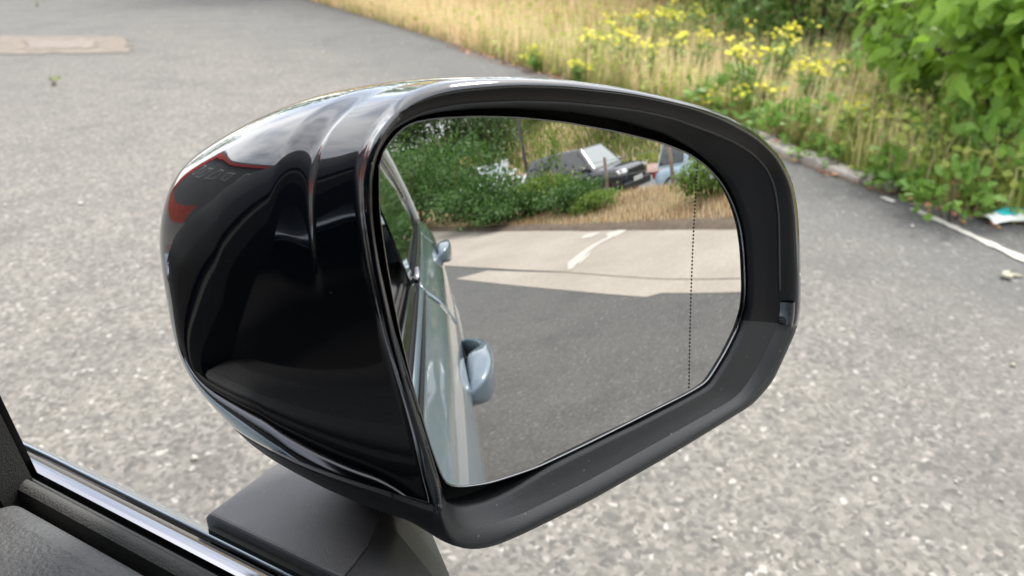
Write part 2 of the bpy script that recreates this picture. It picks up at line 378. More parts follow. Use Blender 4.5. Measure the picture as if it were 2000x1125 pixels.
# ------------------------------------------------------------------ the car with the mirror
CARX = -.72
car = thing('car', 'blue-grey car in the foreground with its window down, carrying the black wing mirror', 'car', (CARX, -.3, 0), world_children=True)
cen = (1120., 600.); M = 240
TH = np.arange(M)*2*np.pi/M
def contour(pts, c=cen, smooth=1):
    pts = np.array(pts, float); o0 = np.argsort(np.arctan2(*(pts-c).T[::-1])); pts = pts[o0]; K = len(pts); dn = []
    for k in range(K):                      # dense points: chords with a little curvature
        p0, p1, p2, p3 = pts[k-1], pts[k], pts[(k+1) % K], pts[(k+2) % K]
        for s_ in np.linspace(0, 1, 10, endpoint=False):
            cr = .5*((2*p1)+(-p0+p2)*s_+(2*p0-5*p1+4*p2-p3)*s_*s_+(-p0+3*p1-3*p2+p3)*s_**3); dn.append(.45*cr+.55*(p1+(p2-p1)*s_))
    p = np.array(dn)-c; a = np.arctan2(p[:, 1], p[:, 0]) % (2*np.pi); r = np.hypot(*p.T); i = np.argsort(a); a = a[i]; r = r[i]
    rr = np.interp(TH, np.r_[a-2*np.pi, a, a+2*np.pi], np.r_[r, r, r])
    for _ in range(smooth): rr = (np.roll(rr, 1)+2*rr+np.roll(rr, -1))/4
    return np.c_[c[0]+rr*np.cos(TH), c[1]+rr*np.sin(TH)]
def at_plane(px, off, N=GN):
    out = []
    off = np.broadcast_to(off, (len(px),))
    for p, q in zip(px, off): d = ray(*p); out.append(CAM+d*(((GC+N*q-CAM)@N)/(d@N)))
    return np.array(out)
G_ = contour([(739, 350), (742, 305), (770, 265), (800, 241), (850, 231), (930, 227), (1010, 229), (1100, 238), (1200, 256), (1290, 278), (1345, 300), (1380, 325), (1410, 358), (1430, 395), (1445, 440), (1452, 490), (1455, 560), (1452, 600), (1440, 640), (1415, 690), (1380, 745), (1340, 770), (1250, 815), (1150, 865), (1050, 912), (960, 942), (900, 951), (872, 946), (858, 920), (840, 870), (810, 770), (780, 650), (755, 520), (741, 420)])
B1 = contour([(728, 350), (738, 300), (765, 258), (800, 232), (860, 219), (930, 213), (1010, 213), (1100, 220), (1200, 236), (1290, 261), (1350, 290), (1388, 320), (1418, 355), (1438, 395), (1452, 440), (1459, 490), (1462, 560), (1459, 603), (1446, 645), (1421, 696), (1385, 752), (1340, 779), (1250, 825), (1180, 858), (1080, 907), (1000, 955), (950, 977), (900, 987), (868, 980), (846, 930), (826, 870), (796, 770), (766, 650), (741, 520), (728, 420)])
C1 = contour([(719, 350), (727, 303), (752, 262), (790, 236), (829, 219), (900, 205), (1000, 199), (1100, 201), (1233, 214), (1313, 231), (1380, 255), (1433, 277), (1473, 303), (1500, 335), (1513, 370), (1520, 423), (1522, 540), (1522, 615), (1517, 640), (1480, 716), (1447, 765), (1422, 785), (1290, 860), (1150, 938), (1020, 1003), (960, 1022), (920, 1028), (892, 1020), (874, 998), (862, 950), (838, 870), (806, 770), (768, 650), (738, 520), (722, 420)])
C2 = contour([(709, 350), (718, 300), (741, 255), (780, 219), (840, 192), (900, 180), (1000, 171), (1100, 173), (1233, 187), (1340, 210), (1407, 234), (1473, 270), (1513, 307), (1540, 360), (1549, 423), (1552, 540), (1550, 618), (1541, 650), (1500, 738), (1460, 783), (1437, 798), (1298, 882), (1148, 966), (1018, 1030), (958, 1055), (920, 1061), (886, 1053), (866, 1020), (850, 960), (824, 870), (792, 770), (756, 650), (727, 520), (712, 420)])
O_ = contour([(700, 345), (712, 288), (740, 237), (790, 186), (860, 159), (940, 151), (1030, 151), (1110, 156), (1200, 168), (1290, 186), (1370, 207), (1430, 232), (1480, 265), (1515, 305), (1537, 350), (1548, 400), (1553, 460), (1556, 530), (1556, 600), (1551, 630), (1543, 653), (1502, 742), (1463, 787), (1440, 802), (1300, 887), (1150, 972), (1020, 1037), (960, 1062), (920, 1070), (878, 1065), (852, 1030), (838, 960), (810, 870), (778, 770), (744, 650), (716, 520), (702, 420)])
E_ = contour([(790, 185), (700, 196), (600, 214), (500, 243), (430, 272), (382, 296), (342, 326), (318, 362), (304, 405), (296, 450), (296, 490), (300, 530), (306, 560), (314, 610), (322, 660), (338, 712), (356, 745), (380, 775), (430, 822), (470, 860), (510, 890), (560, 918), (640, 942), (760, 950), (880, 900), (950, 750), (980, 550), (950, 350), (880, 230)], c=(620., 540.))
idx = lambda px, py: int(round((math.atan2(py-cen[1], px-cen[0]) % (2*math.pi))/(2*math.pi)*M)) % M
i_notch, i_corner = idx(1550, 632), idx(856, 988)      # the matte lower shell spans notch .. corner (angles grow clockwise on screen)
LG = np.array([glass_hit(*p) for p in G_])
LB = np.array([glass_hit(*p, off=.0022) for p in B1]); HC = .0108-.0040*np.cos(TH-math.radians(48))                 # rim stands low outboard and below, high inboard and on top
lift = lambda pp, off: np.array([glass_hit(*p, off=float(h_)) for p, h_ in zip(pp, HC+off)])
LC1 = lift(C1, 0.); LC2 = lift(C2, .004); LO = lift(O_, -.002); LE = at_plane(E_, -.098)
LCm = (LC1+LC2)/2+GN*.001
ec = LE.mean(0)
secs = [LC2, LC2*.35+LO*.65+GN*.0028, LO]
# top face of the shell carries a shallow groove behind the rim flange
up = np.clip(np.sin(-(TH)), 0, 1)**.7
ncen = LO.mean(0)
for s in np.r_[np.linspace(.02, .36, 35), np.linspace(.38, 1, 22)]:
    P = LO*(1-s)+LE*s
    out = (P-(ncen*(1-s)+ec*s)); out /= np.linalg.norm(out, axis=1)[:, None]
    gdep = sstep(s, .17, .205)*(1-sstep(s, .21, .34))       # step down behind the flange, easing back
    P = P+out*((.0042+.0026*up)*math.sin(math.pi*s**(.8+.35*float(1))))[:, None]-out*(gdep*.0016*sstep(up, .1, .5))[:, None]
    secs.append(P)
kE = len(secs)
for ph in np.linspace(.1, 1.5, 18):
    c_, s_ = math.cos(ph)**.9, math.sin(ph); secs.append(ec+(LE-ec)*c_-GN*.03*s_+np.array([.012, 0, 0])*s_)
SS = np.array(secs)
for _ in range(14):
    T_ = SS.copy(); T_[kE-14:-1] = (SS[kE-15:-2]+2*SS[kE-14:-1]+SS[kE-13:])/4; SS = T_
for _ in range(26):                        # ease the hand-traced wobble out of the shell's skin
    wgt = sstep(np.arange(len(SS)), 3, 26)[:, None, None]*.5; SS = SS*(1-wgt)+(np.roll(SS, 1, 1)+np.roll(SS, -1, 1))/2*wgt
secs = list(SS)
arcU = [(i_corner+k) % M for k in range((i_notch-i_corner) % M+1)]
arcL = [(i_notch+k) % M for k in range((i_corner-i_notch) % M+1)]
def shell(arc, inset=0.):
    L = []
    for q, P in enumerate(secs):
        L.append(P[arc])
    return loft(L, closed=False)
V, Fc = shell(arcU)
wm = mk('wing_mirror', V, Fc, 'gloss_black', car, True); wm['label'] = 'gloss black wing mirror housing'
V2, F2 = shell(arcL); 
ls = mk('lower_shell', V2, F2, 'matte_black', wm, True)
for o in (wm, ls):
    sm = o.modifiers.new('solid', 'SOLIDIFY'); sm.thickness = .0022; sm.offset = -1
# front closing plate
mk('shell_cap', *loft([secs[-1], np.repeat([secs[-1].mean(0)], M, 0)]), 'gloss_black', wm, True)
# rim band between shell edge and recess (gloss above the notch, matte below)
bandU = loft([LC2[arcU], LCm[arcU], LC1[arcU]], closed=False); mk('cap_rim', *bandU, 'satin_black', wm, True)
lowrim = [LC2[arcL], LCm[arcL]*1., LC1[arcL]]
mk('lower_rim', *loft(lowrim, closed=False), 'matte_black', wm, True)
outw = LB-LB.mean(0); outw /= np.linalg.norm(outw, axis=1)[:, None]; cav = LB-GN*.014+outw*.0045
mid = (LB*.5+LC1*.5)-GN*.0005
bz = [LC1, LC1*.75+LB*.25-GN*.0004, mid, LB*.8+LC1*.2, LB, LB-GN*.0008+outw*.0006, cav]
mk('bezel', *loft([q_[arcU] for q_ in bz], closed=False), 'bezel_shaded', wm, True)
mk('lower_bezel_lit', *loft([q_[arcL] for q_ in bz], closed=False), 'matte_black', wm, True)  # same bezel in the lighter copy, light from above painted in
back = LB-GN*.02; mk('recess_back', *loft([cav, np.repeat([cav.mean(0)], M, 0)]), 'deep_black', wm)
# pale tube painting a highlight along the step of the rim, and the dark end clip where the gloss cap stops at the notch
mk('rim_highlight', *tube(LC1[arcU[14:-6]]+GN*.0001, .00055, 6), 'rim_grey', wm, True)
ei = arcU[-5:]; up_ = GN*.0016
ecl = [LC1[ei]+up_*.2, LC1[ei]*.85+LC2[ei]*.15+up_, LC1[ei]*.5+LC2[ei]*.5+up_*1.3+GN*.001, LC1[ei]*.12+LC2[ei]*.88+up_, LC2[ei]+up_*.2]
mk('end_clip', *loft(ecl, False), 'gloss_black', wm, True)
# glass: convex patch in rings
rings = []
gcen = np.array([1110., 590.])
for q in np.linspace(1, .0, 26)[:-1]:
    rings.append(np.array([glass_hit(*(gcen+(p-gcen)*q)) for p in G_]))
V, Fc = loft(rings); V = np.vstack([V, glass_hit(*gcen)]); base = (len(rings)-1)*M
Fc = Fc+[(base+k, base+(k+1) % M, len(V)-1) for k in range(M)]
Fc = [f_[::-1] for f_ in Fc]
gl = mk('mirror_glass', V, Fc, 'mirror_silver', wm, True); gl['label'] = 'convex mirror glass showing the car side, lot and parked cars behind'
nv = [tuple((v-GS)/np.linalg.norm(v-GS)) for v in V]
gl.data.normals_split_custom_set_from_vertices(nv)
# exact normals of the convex face; thin ground edge round the glass
path = np.vstack([LG+GN*.0001, (LG+GN*.0001)[:1]]); mk('glass_edge', *tube(path, .00042, 6, False), 'chrome_line', wm, True)
bk = at_plane(G_, -.004)+0; mk('glass_backing', *loft([LG-GN*.0006, LG-GN*.004-(LG-gl.data.vertices[len(V)-1].co)*0]), 'deep_black', wm, True)
dash = []
A_, B_ = np.array([1363., 312.]), np.array([1346., 762.])
for k in range(62):
    q0, q1 = k/62, (k+.55)/62; pA, pB = A_+(B_-A_)*q0, A_+(B_-A_)*q1
    bend = lambda q: np.array([-3*math.sin(math.pi*q), 0])
    pA = pA+bend(q0); pB = pB+bend(q1); hw = np.array([1.1, 0])
    dash.append((np.array([glass_hit(*p, off=.00015) for p in (pA-hw, pA+hw, pB+hw, pB-hw)]), [(0, 1, 2, 3)]))
mk('dashed_line', *join(dash), 'dash_mark', wm)

# mounting foot: flat top plate from the door, falling away behind the crease
zt = CAMZ-.262
q = lambda px, py, z=zt: on_z(px, py, z)
f0, f1 = q(385, 1010), q(500, 903)
yF = f0[1]; 
prof_y = [(yF, zt-.045), (yF+.001, zt-.004), (yF-.003, zt), (.196, zt), (.186, zt-.003), (.150, zt-.036), (.152, zt-.06)]
loops = []
for x_, sh in ((.1945, 0.), (.215, .003), (.232, .010), (.25, .03), (.275, .06), (.30, .075)):
    loops.append([(x_, y_+(0 if k < 3 else sh), z_-(0 if x_ < .26 else (x_-.26)*.15)) for k, (y_, z_) in enumerate(prof_y)])
bevel(mk('mounting_foot', *loft(loops, True, True, True), 'foot_plastic', wm), .0015, 2, 25)
mk('foot_seam', *tube([(.1950, .1962, zt+.0001), (.215, .1992, zt+.0001), (.232, .2062, zt+.0001), (.25, .226, zt+.0001)], .0006, 6), 'rim_grey', wm, True)
mk('pivot_boss', *tube([(.262, .225, zt-.01), (.262, .225, zt+.012)], [.024, .022], 28), 'matte_black', wm, True)

# --- window sill strips (positions measured across the sill)
def sill(name, x0, x1, z0, z1, mat, y0=-.62, y1=.40, crown=.0, smooth=True):
    n = 7; top = [(x0+(x1-x0)*k/(n-1), z0+(z1-z0)*k/(n-1)+crown*math.sin(math.pi*k/(n-1))) for k in range(n)]
    return mk(name, *sweep_y(top+[(x1, min(z0, z1)-.03), (x0, min(z0, z1)-.03)], y0, y1), mat, car, False)
Z = CAMZ
sill('window_seal', .1912, .1940, Z-.268, Z-.268, 'deep_black', y1=.277)
sill('window_seal', .1768, .1838, Z-.267, Z-.267, 'deep_black')
o = sill('window_trim', .1652, .1766, Z-.251, Z-.256, 'dark_chrome', crown=.0022)
sill('window_seal', .1610, .1650, Z-.262, Z-.262, 'deep_black')
sill('weather_strip', .1580, .1612, Z-.2505, Z-.2505, 'rubber', crown=.001)
sill('window_seal', .1564, .1580, Z-.262, Z-.262, 'deep_black')
sill('weather_strip', .1505, .1563, Z-.247, Z-.2455, 'flock', crown=.0012)
sill('window_channel', .1300, .1505, Z-.285, Z-.262, 'deep_black')
# --- inside door cap: rounded pad
e0, e1 = q(45, 998, Z-.25), q(250, 1125, Z-.25)
prof = [(e0[0]+.002, Z-.30), (e0[0]+.002, Z-.252), (e0[0]-.001, Z-.246), (e0[0]-.010, Z-.2425), (e0[0]-.04, Z-.240), (e0[0]-.075, Z-.252), (e0[0]-.09, Z-.30), (e0[0]-.1, Z-.62), (e0[0]-.06, Z-.62)]
o = mk('door_card', *sweep_y(prof, -.9, e0[1]+.004), 'door_card', car); bevel(o, .006, 3, 20)

# --- body side
def belt(y): return CAMZ-.262+.012*max(0, -y-.2)*.9+(-.05*max(0, y-.4))
SIDE = [(0, .1848), (.003, .1880), (.014, .1915), (.045, .222), (.085, .243), (.15, .253), (.27, .262), (.42, .271), (.57, .270), (.68, .262), (.76, .246), (.84, .19)]
def plan(y): return -.012*max(0, -y-1.0)**2-.075*max(0, y-.6)**2-.03*max(0, -y-2.2)**2
def side_x(dz, y):
    x = np.interp(dz, [a for a, _ in SIDE], [b_ for _, b_ in SIDE])+plan(y)
    for yc in (1.02, -1.72):                # arch flare
        r = math.hypot(y-yc, (belt(y)-dz)-.36); x += .022*math.exp(-((r-.40)/.07)**2)*(dz > .2)
    x -= .010*math.exp(-((dz-.62)/.05)**2)*(1 if -1.3 < y < .7 else 0)
    return x
def panel(name, y0, y1, sgn=1):
    ys_ = np.linspace(y0, y1, max(4, int((y1-y0)/.025)+1)); dzs = np.unique(np.r_[np.linspace(0, .04, 5), np.linspace(.04, .84, 36)])
    V = []; Fc = []
    for y in ys_:
        for dz in dzs: V.append((CARX+sgn*(side_x(dz, y)-CARX), y, belt(y)-dz))
    n = len(dzs)
    for i in range(len(ys_)-1):
        for k in range(n-1):
            yc_, zc_ = (ys_[i]+ys_[i+1])/2, belt(ys_[i])-(dzs[k]+dzs[k+1])/2
            if min(math.hypot(yc_-1.02, zc_-.35), math.hypot(yc_+1.72, zc_-.35)) < .365: continue
            fq = (i*n+k, i*n+k+1, (i+1)*n+k+1, (i+1)*n+k); Fc.append(fq if sgn > 0 else fq[::-1])
    o = mk(name, V, Fc, 'blue_paint', car, True); m_ = o.modifiers.new('solid', 'SOLIDIFY'); m_.thickness = .0012; m_.offset = -1; return o
fdoor = panel('front_door', -.618, .615); rdoor = panel('rear_door', -1.62, -.624); panel('front_wing', .621, 1.80); panel('rear_quarter', -2.48, -1.626)
panel('side_panel', -2.48, 1.80, -1)
def arch(yc, sgn=1):
    pth = [(CARX+sgn*(.235-CARX), yc+.37*math.cos(a_), .35+.37*math.sin(a_)) for a_ in np.linspace(-.35, math.pi+.35, 26)]
    mk('wheel_arch', *tube(pth, .018, 6), 'matte_black', car, True)
    mk('wheel_well', *loft([[(CARX+sgn*(xx-CARX), yc+.38*math.cos(a_), .35+.38*math.sin(a_)) for a_ in np.linspace(-.4, math.pi+.4, 20)] for xx in (.23, -.02)], False), 'deep_black', car)
def wheel(parent, x, y, r, sgn, wid=.21):
    prof = [(-.5, .62), (-.5, .93), (-.42, 1.), (.42, 1.), (.5, .93), (.5, .64), (.44, .62)]
    lp = [[(x+sgn*a_*wid, y+r*b_*math.cos(t_), r+r*b_*math.sin(t_)) for t_ in np.linspace(0, 2*math.pi, 28, endpoint=False)] for a_, b_ in prof]
    wo = mk('wheel', *loft(lp), 'tyre', parent, True)
    sp_ = [loft([[(x+sgn*.40*wid, y+r*.62*math.cos(t_), r+r*.62*math.sin(t_)) for t_ in np.linspace(0, 2*math.pi, 28, endpoint=False)], [(x+sgn*.46*wid, y+r*.58*math.cos(t_), r+r*.58*math.sin(t_)) for t_ in np.linspace(0, 2*math.pi, 28, endpoint=False)]])]
    for k in range(5):
        a_ = k*2*math.pi/5+.3; da = .16
        sp_.append((np.array([(x+sgn*.45*wid, y+r*.1*math.cos(a_-1.2), r+r*.1*math.sin(a_-1.2)), (x+sgn*.45*wid, y+r*.1*math.cos(a_+1.2), r+r*.1*math.sin(a_+1.2)), (x+sgn*.42*wid, y+r*.6*math.cos(a_+da), r+r*.6*math.sin(a_+da)), (x+sgn*.42*wid, y+r*.6*math.cos(a_-da), r+r*.6*math.sin(a_-da))]), [(0, 1, 2, 3)]))
    wj = mk('rim', *join(sp_), 'alloy', parent); wj.parent = wo; wj.matrix_parent_inverse = Matrix()
    return wo
for yc in (1.02, -1.72):
    for sg in (1, -1):
        arch(yc, sg); wo = wheel(car, CARX+sg*(.14-CARX), yc, .35, sg)
mk('sill_cover', *box((CARX, -.35, .26), (1.78, 2.0, .10)), 'matte_black', car)
def handle(door, yh, zh):
    xs_ = side_x(belt(yh)-zh, yh)
    # grip bar standing off the skin, wide lens shape seen end-on, with recess shade painted as a flat black patch behind it
    lp = []
    for k in range(25):                     # grip: pointed nose forward, open hand hole behind it
        f_ = k/24; yy = yh+.13-.25*f_; g_ = math.sin(math.pi*min(1, f_**.8))**.55 if f_ < 1 else 0; out_ = .002+.043*g_; hole = sstep(f_, .40, .55)*(1-sstep(f_, .90, .98))
        inn = -.004+(out_-.016)*float(hole); hh = .006+.028*g_
        c_, th_ = (out_+inn)/2, max(.003, (out_-inn)/2)
        lp.append([(xs_+c_+th_*np.sign(math.cos(a_))*abs(math.cos(a_))**.45, yy, zh+.006*f_+hh*np.sign(math.sin(a_))*abs(math.sin(a_))**.55) for a_ in np.linspace(0, 2*math.pi, 18, endpoint=False)])
    h = mk('door_handle', *loft(lp, True, True, True), 'blue_paint', car, True); h.parent = door; h.matrix_parent_inverse = Matrix()
    rc = [[(side_x(belt(yh)-(zh+.034*math.sin(a_)), yh)+.0015+(0.0 if r_ > .5 else 0.0006), yh+.075*r_*math.cos(a_), zh+.034*r_*math.sin(a_)) for a_ in np.linspace(0, 2*math.pi, 20, endpoint=False)] for r_ in (1, .02)]
    h2 = mk('handle_shade', *loft(rc), 'deep_black', car, True); h2.parent = door; h2.matrix_parent_inverse = Matrix()
handle(fdoor, -.525, .932); handle(rdoor, -1.57, 1.008)

# --- greenhouse, roof, bonnet, cabin
ZR = 1.45
def gx(z): return .165-.22*(z-1.07)          # tumblehome of the side glass
p0 = q(70, 925, Z-.256); d_ = ray(0, 780); 
p1 = CAM+d_*(.150/d_[0])
pd = (p1-p0)/np.linalg.norm(p1-p0)
ptop = p0+pd*((1.44-p0[2])/pd[2])
def prism(path, prof, mat, name, smooth=False):   # prof: offsets (dx,dy)
    return mk(name, *loft([[np.array(p)+np.array([a_, b_, 0]) for a_, b_ in prof] for p in path], True, True, True), mat, car, smooth)
pil = [p0-pd*.05, p1, (p1+ptop)/2, ptop]
prism(pil, [(.0, -.002), (.001, .03), (.0, .10), (-.03, .12), (-.03, .02)], 'satin_black', 'a_pillar')
prism([p+np.array([-.012, -.010, 0]) for p in pil], [(.006, 0), (.004, .018), (-.016, .022), (-.022, .006), (-.012, -.006)], 'flock', 'window_frame')
prism([p+np.array([-.036, -.012, 0]) for p in pil], [(.010, 0), (.008, .018), (-.04, .05), (-.06, .03), (-.03, -.006)], 'rubber', 'pillar_trim')
qg = lambda pts: [(gx(z_)+plan(y_), y_, z_) for y_, z_ in pts]
def sideglass(name, pts, mat, off=0.):
    P = [(x_+off, y_, z_) for x_, y_, z_ in qg(pts)]; o = mk(name, P, [tuple(range(len(P)))], mat, car); m_ = o.modifiers.new('solid', 'SOLIDIFY'); m_.thickness = .004; return o
RL = [(.12, 1.44), (-.2, 1.455), (-.7, 1.455), (-1.1, 1.41), (-1.5, 1.325), (-1.85, 1.235), (-2.15, 1.15), (-2.36, 1.095)]
rlz = lambda y_: float(np.interp(-y_, [-a_ for a_, _ in RL], [b_ for _, b_ in RL]))
sideglass('rear_side_window', [(-.70, belt(-.7)+.01), (-1.58, belt(-1.58)+.01), (-1.60, rlz(-1.6)-.05), (-1.3, rlz(-1.3)-.04), (-1.0, rlz(-1.)-.035), (-.70, rlz(-.7)-.035)], 'window_glass')
sideglass('quarter_window', [(-1.63, belt(-1.63)+.015), (-1.92, belt(-1.92)+.03), (-1.90, rlz(-1.9)-.05), (-1.63, rlz(-1.63)-.05)], 'window_glass')
sideglass('b_pillar', [(-.60, belt(-.6)), (-.70, belt(-.7)), (-.70, 1.43), (-.60, 1.43)], 'gloss_black', .004)
rail = [(gx(z_)+.004+plan(y_), y_, z_) for y_, z_ in RL]
mk('roof_rail', *tube(dense([(x_+.004, y_, z_) for x_, y_, z_ in rail], 4), .022, 10), 'rail_silver', car, True)
ptrim = [(gx(z_-.034)+.006+plan(y_), y_, z_-.034) for y_, z_ in RL[:-2]]
mk('window_surround', *tube(dense(ptrim, 4), .010, 6), 'gloss_black', car, True)
btr = [(gx(belt(y_))+.014+plan(y_), y_, belt(y_)+.004) for y_ in np.linspace(-.66, -2.0, 12)]
mk('belt_trim', *tube(btr, .007, 6), 'dark_chrome', car, True)
yy_ = np.linspace(-1.93, -2.46, 8)
mk('c_pillar', *loft([[(gx(rlz(y_))+plan(y_), y_, rlz(y_)) for y_ in yy_], [(gx(belt(y_))+.02+plan(y_), y_, min(belt(y_), rlz(y_))-.006) for y_ in yy_]], False), 'blue_paint', car, True)
def across(pts, crown, mat, name, n=9, thick=.012, hw=None):
    V = []; 
    for (y_, z_, h_) in pts:
        for k in range(n): s_ = -1+2*k/(n-1); V.append((CARX+s_*h_, y_, z_+crown*(1-s_*s_)))
    Fc = [(i*n+k, (i+1)*n+k, (i+1)*n+k+1, i*n+k+1) for i in range(len(pts)-1) for k in range(n-1)]
    o = mk(name, V, Fc, mat, car, True); m_ = o.modifiers.new('solid', 'SOLIDIFY'); m_.thickness = thick; m_.offset = 0; return o
hw = -CARX+gx(1.44)+.012
across([(y_, z_+.006, -CARX+gx(z_)-(.01 if y_ > 0 else 0)) for y_, z_ in RL[:6]], .06, 'blue_paint', 'roof')
across([(.11, 1.425, hw-.04), (-.7, 1.44, hw-.03), (-1.5, 1.31, hw-.03)], .05, 'headliner', 'headliner')
across([(y_, z_, -CARX+gx(z_)-.03) for y_, z_ in RL[5:]], .06, 'window_glass', 'rear_window')
across([(-2.36, 1.09, .86), (-2.50, 1.07, .87), (-2.53, .95, .86), (-2.56, .6, .85), (-2.54, .34, .82)], .02, 'blue_paint', 'tailgate')
across([(.80, 1.045, .80), (.45, 1.27, .72), (.13, 1.43, hw-.02)], .06, 'blackened_screen', 'windscreen', thick=.004)
across([(.72, 1.035, .86), (1.0, 1.01, .85), (1.4, .965, .80), (1.70, .90, .72), (1.86, .80, .66), (1.93, .60, .64), (1.92, .32, .64)], .045, 'blue_paint', 'bonnet')
across([(.80, 1.02, .84), (.55, 1.045, .82), (.32, 1.03, .80), (.28, .95, .80), (.30, .6, .80)], .02, 'headliner', 'dashboard')
for sx_ in (-.32, .40):
    for nm_, c_, s_ in (('seat', (CARX+sx_, -.55, .62), (.5, .55, .2)), ('backrest', (CARX+sx_, -.92, .95), (.48, .16, .62)), ('headrest', (CARX+sx_, -.98, 1.36), (.26, .1, .16))):
        bevel(mk(nm_, *box(c_, s_), 'headliner', car), .04, 3)
mk('passenger_window', [(2*CARX-x_, y_, z_) for x_, y_, z_ in qg([(.45, 1.06), (-1.9, 1.1), (-1.85, 1.22), (-1.1, 1.40), (-.2, 1.44), (.12, 1.43)])], [tuple(range(6))], 'window_glass', car)
mk('passenger_door_card', *box((2*CARX-.12, -.5, .72), (.06, 2.2, .72)), 'headliner', car)
mk('floor_pan', *box((CARX, -.35, .33), (1.6, 3.6, .05)), 'headliner', car)

# ------------------------------------------------------------------ parked vehicles seen in the mirror
def vehicle(name, label, paint_, loc, heading, Lg=4.7, W=1.9, H=1.7, suv=True, z0=0.):
    root = thing(name, label, 'car', (loc[0], loc[1], z0), -math.radians(heading), 'vehicles on the road behind')
    hl, hw_ = Lg/2, W/2; hood = H*.60; bl = H*.585; gr = .23
    st = [(-hl, .60, .82, .50), (-hl+.06, .93, .90, .36), (-hl+.5, 1., 1., .28), (0, 1., .985, .25), (hl-1.35, 1., .98, .25), (hl-.5, .97, .93, .28), (hl-.10, .88, .85, .32), (hl, .62, .72, .42)] if suv else \
         [(-hl, .58, .86, .50), (-hl+.06, .92, .92, .36), (-hl+.5, 1., 1., .26), (0, 1., .97, .22), (hl-1.25, .99, .93, .22), (hl-.5, .95, .82, .26), (hl-.10, .85, .70, .3), (hl, .60, .60, .38)]
    lp = []
    for y, wf, hf, zb in st:
        a_ = hw_*wf; zt_ = bl*hf
        half = [(a_*.80, zb), (a_*.97, zb+.12), (a_, (zb+zt_)*.5), (a_*.985, zt_-.10), (a_*.93, zt_-.02), (a_*.5, zt_+.015)]
        lp.append([(x, y, z) for x, z in half]+[(-x, y, z) for x, z in half[::-1]])
    bd = mk('body', *loft(lp, True, True, True), paint_, root, True); bevel(bd, .01, 1, 60)
    yb, yf = -hl+(.12 if suv else .45), hl-(1.15 if suv else 1.0); yt0, yt1 = -hl+(.40 if suv else 1.0), hl-(1.85 if suv else 2.0)
    bw, tw = hw_*.93, hw_*.70; zb_ = bl-.02; zt_ = H
    ym = (yt0+yt1)/2
    prof = [(yb, zb_, bw*.96), (yt0, zt_-.05, tw*.97), (ym, zt_, tw), (yt1, zt_-.05, tw*.97), (yf, zb_, bw*.95)]
    V = []
    for y, z, a_ in prof: V += [(a_, y, z), (-a_, y, z)]
    V += [(bw, ym, zb_), (-bw, ym, zb_)]
    Fc = [(0, 1, 3, 2), (2, 3, 5, 4), (4, 5, 7, 6), (6, 7, 9, 8), (0, 2, 4, 10), (4, 6, 8, 10), (1, 11, 5, 3), (5, 11, 9, 7)]
    cb = mk('cabin', V, Fc, paint_, root); bevel(cb, .05, 2, 20)
    def face_glass(nm, c4, k=.88, off=.012, mat='window_glass'):
        c4 = np.array(c4, float); c = c4.mean(0); nrm = np.cross(c4[1]-c4[0], c4[2]-c4[0]); nrm /= np.linalg.norm(nrm); nrm *= np.sign(nrm@(c-np.array([0, ym, zb_])) or 1)
        return mk(nm, *loft([c+(c4-c)*k+nrm*off, c+(c4-c)*k*.97+nrm*(off+.004)], True, False, True), mat, root)
    V = np.array(V)
    face_glass('windscreen', [V[6], V[7], V[9], V[8]], .86, mat='windscreen'); face_glass('rear_window', [V[2], V[3], V[1], V[0]], .8)
    for s_ in (0, 1):
        P0, P2, P4, P6, P8, P10 = V[0+s_], V[2+s_], V[4+s_], V[6+s_], V[8+s_], V[10+s_]
        face_glass('side_window', [P4, P6, P8, P10], .84); face_glass('side_window', [P4, P10, P0, P2], .84)
    r = .36 if suv else .32
    for sx_ in (1, -1):
        for yy in (hl-.88, -hl+.85):
            wheel(root, sx_*(hw_-.11), yy, r, sx_)
            mk('wheel_arch', *tube([(sx_*(hw_-.005), yy+(r+.05)*math.cos(a_), r+(r+.05)*math.sin(a_)) for a_ in np.linspace(-.2, math.pi+.2, 16)], .035, 6), 'matte_black', root, True)
        zf = bl*(.80 if suv else .70)
        mk('headlight', *loft([[(sx_*hw_*.50, hl-.03, zf-.07), (sx_*hw_*.88, hl-.13, zf-.06), (sx_*hw_*.92, hl-.20, zf+.05), (sx_*hw_*.52, hl-.08, zf+.05)], [(sx_*hw_*.52, hl+.015, zf-.05), (sx_*hw_*.88, hl-.09, zf-.04), (sx_*hw_*.92, hl-.16, zf+.03), (sx_*hw_*.54, hl-.03, zf+.03)]], True, True, True), 'lamp_lens', root)
        mk('tail_light', *box((sx_*hw_*.82, -hl+.03, bl*.85), (.22, .10, .16)), 'red_lens', root)
        mk('door_mirror', *tube([(sx_*(bw-.02), yf-.25, zb_+.08), (sx_*(bw+.12), yf-.27, zb_+.1), (sx_*(bw+.22), yf-.27, zb_+.1)], [.03, .08, .07], 8), paint_, root, True)
    gz = bl*.66
    bevel(mk('grille', *box((0, hl-.005, gz), (W*.52, .06, .30 if suv else .14)), 'deep_black', root), .02, 2)
    bevel(mk('bumper', *box((0, hl-.02, .36), (W*.86, .14, .22)), 'matte_black' if suv else paint_, root), .04, 2)
    pl = mk('number_plate', *box((0, hl+.062, .50 if suv else .42), (.52, .012, .115)), 'plate_white', root)
    gl_ = []
    for k in range(7):
        xx = -.21+.065*k+(.03 if k > 3 else 0); gl_.append(box((xx, hl+.0695, .50 if suv else .42), (.012 if k % 3 == 0 else .018, .002, .07)))
    ink = mk('plate_marks', *join(gl_), 'plate_ink', root); ink.parent = pl; ink['kind'] = 'stuff'
    mk('underbody', *box((0, 0, .27), (W*.8, Lg*.9, .08)), 'deep_black', root)
    return root
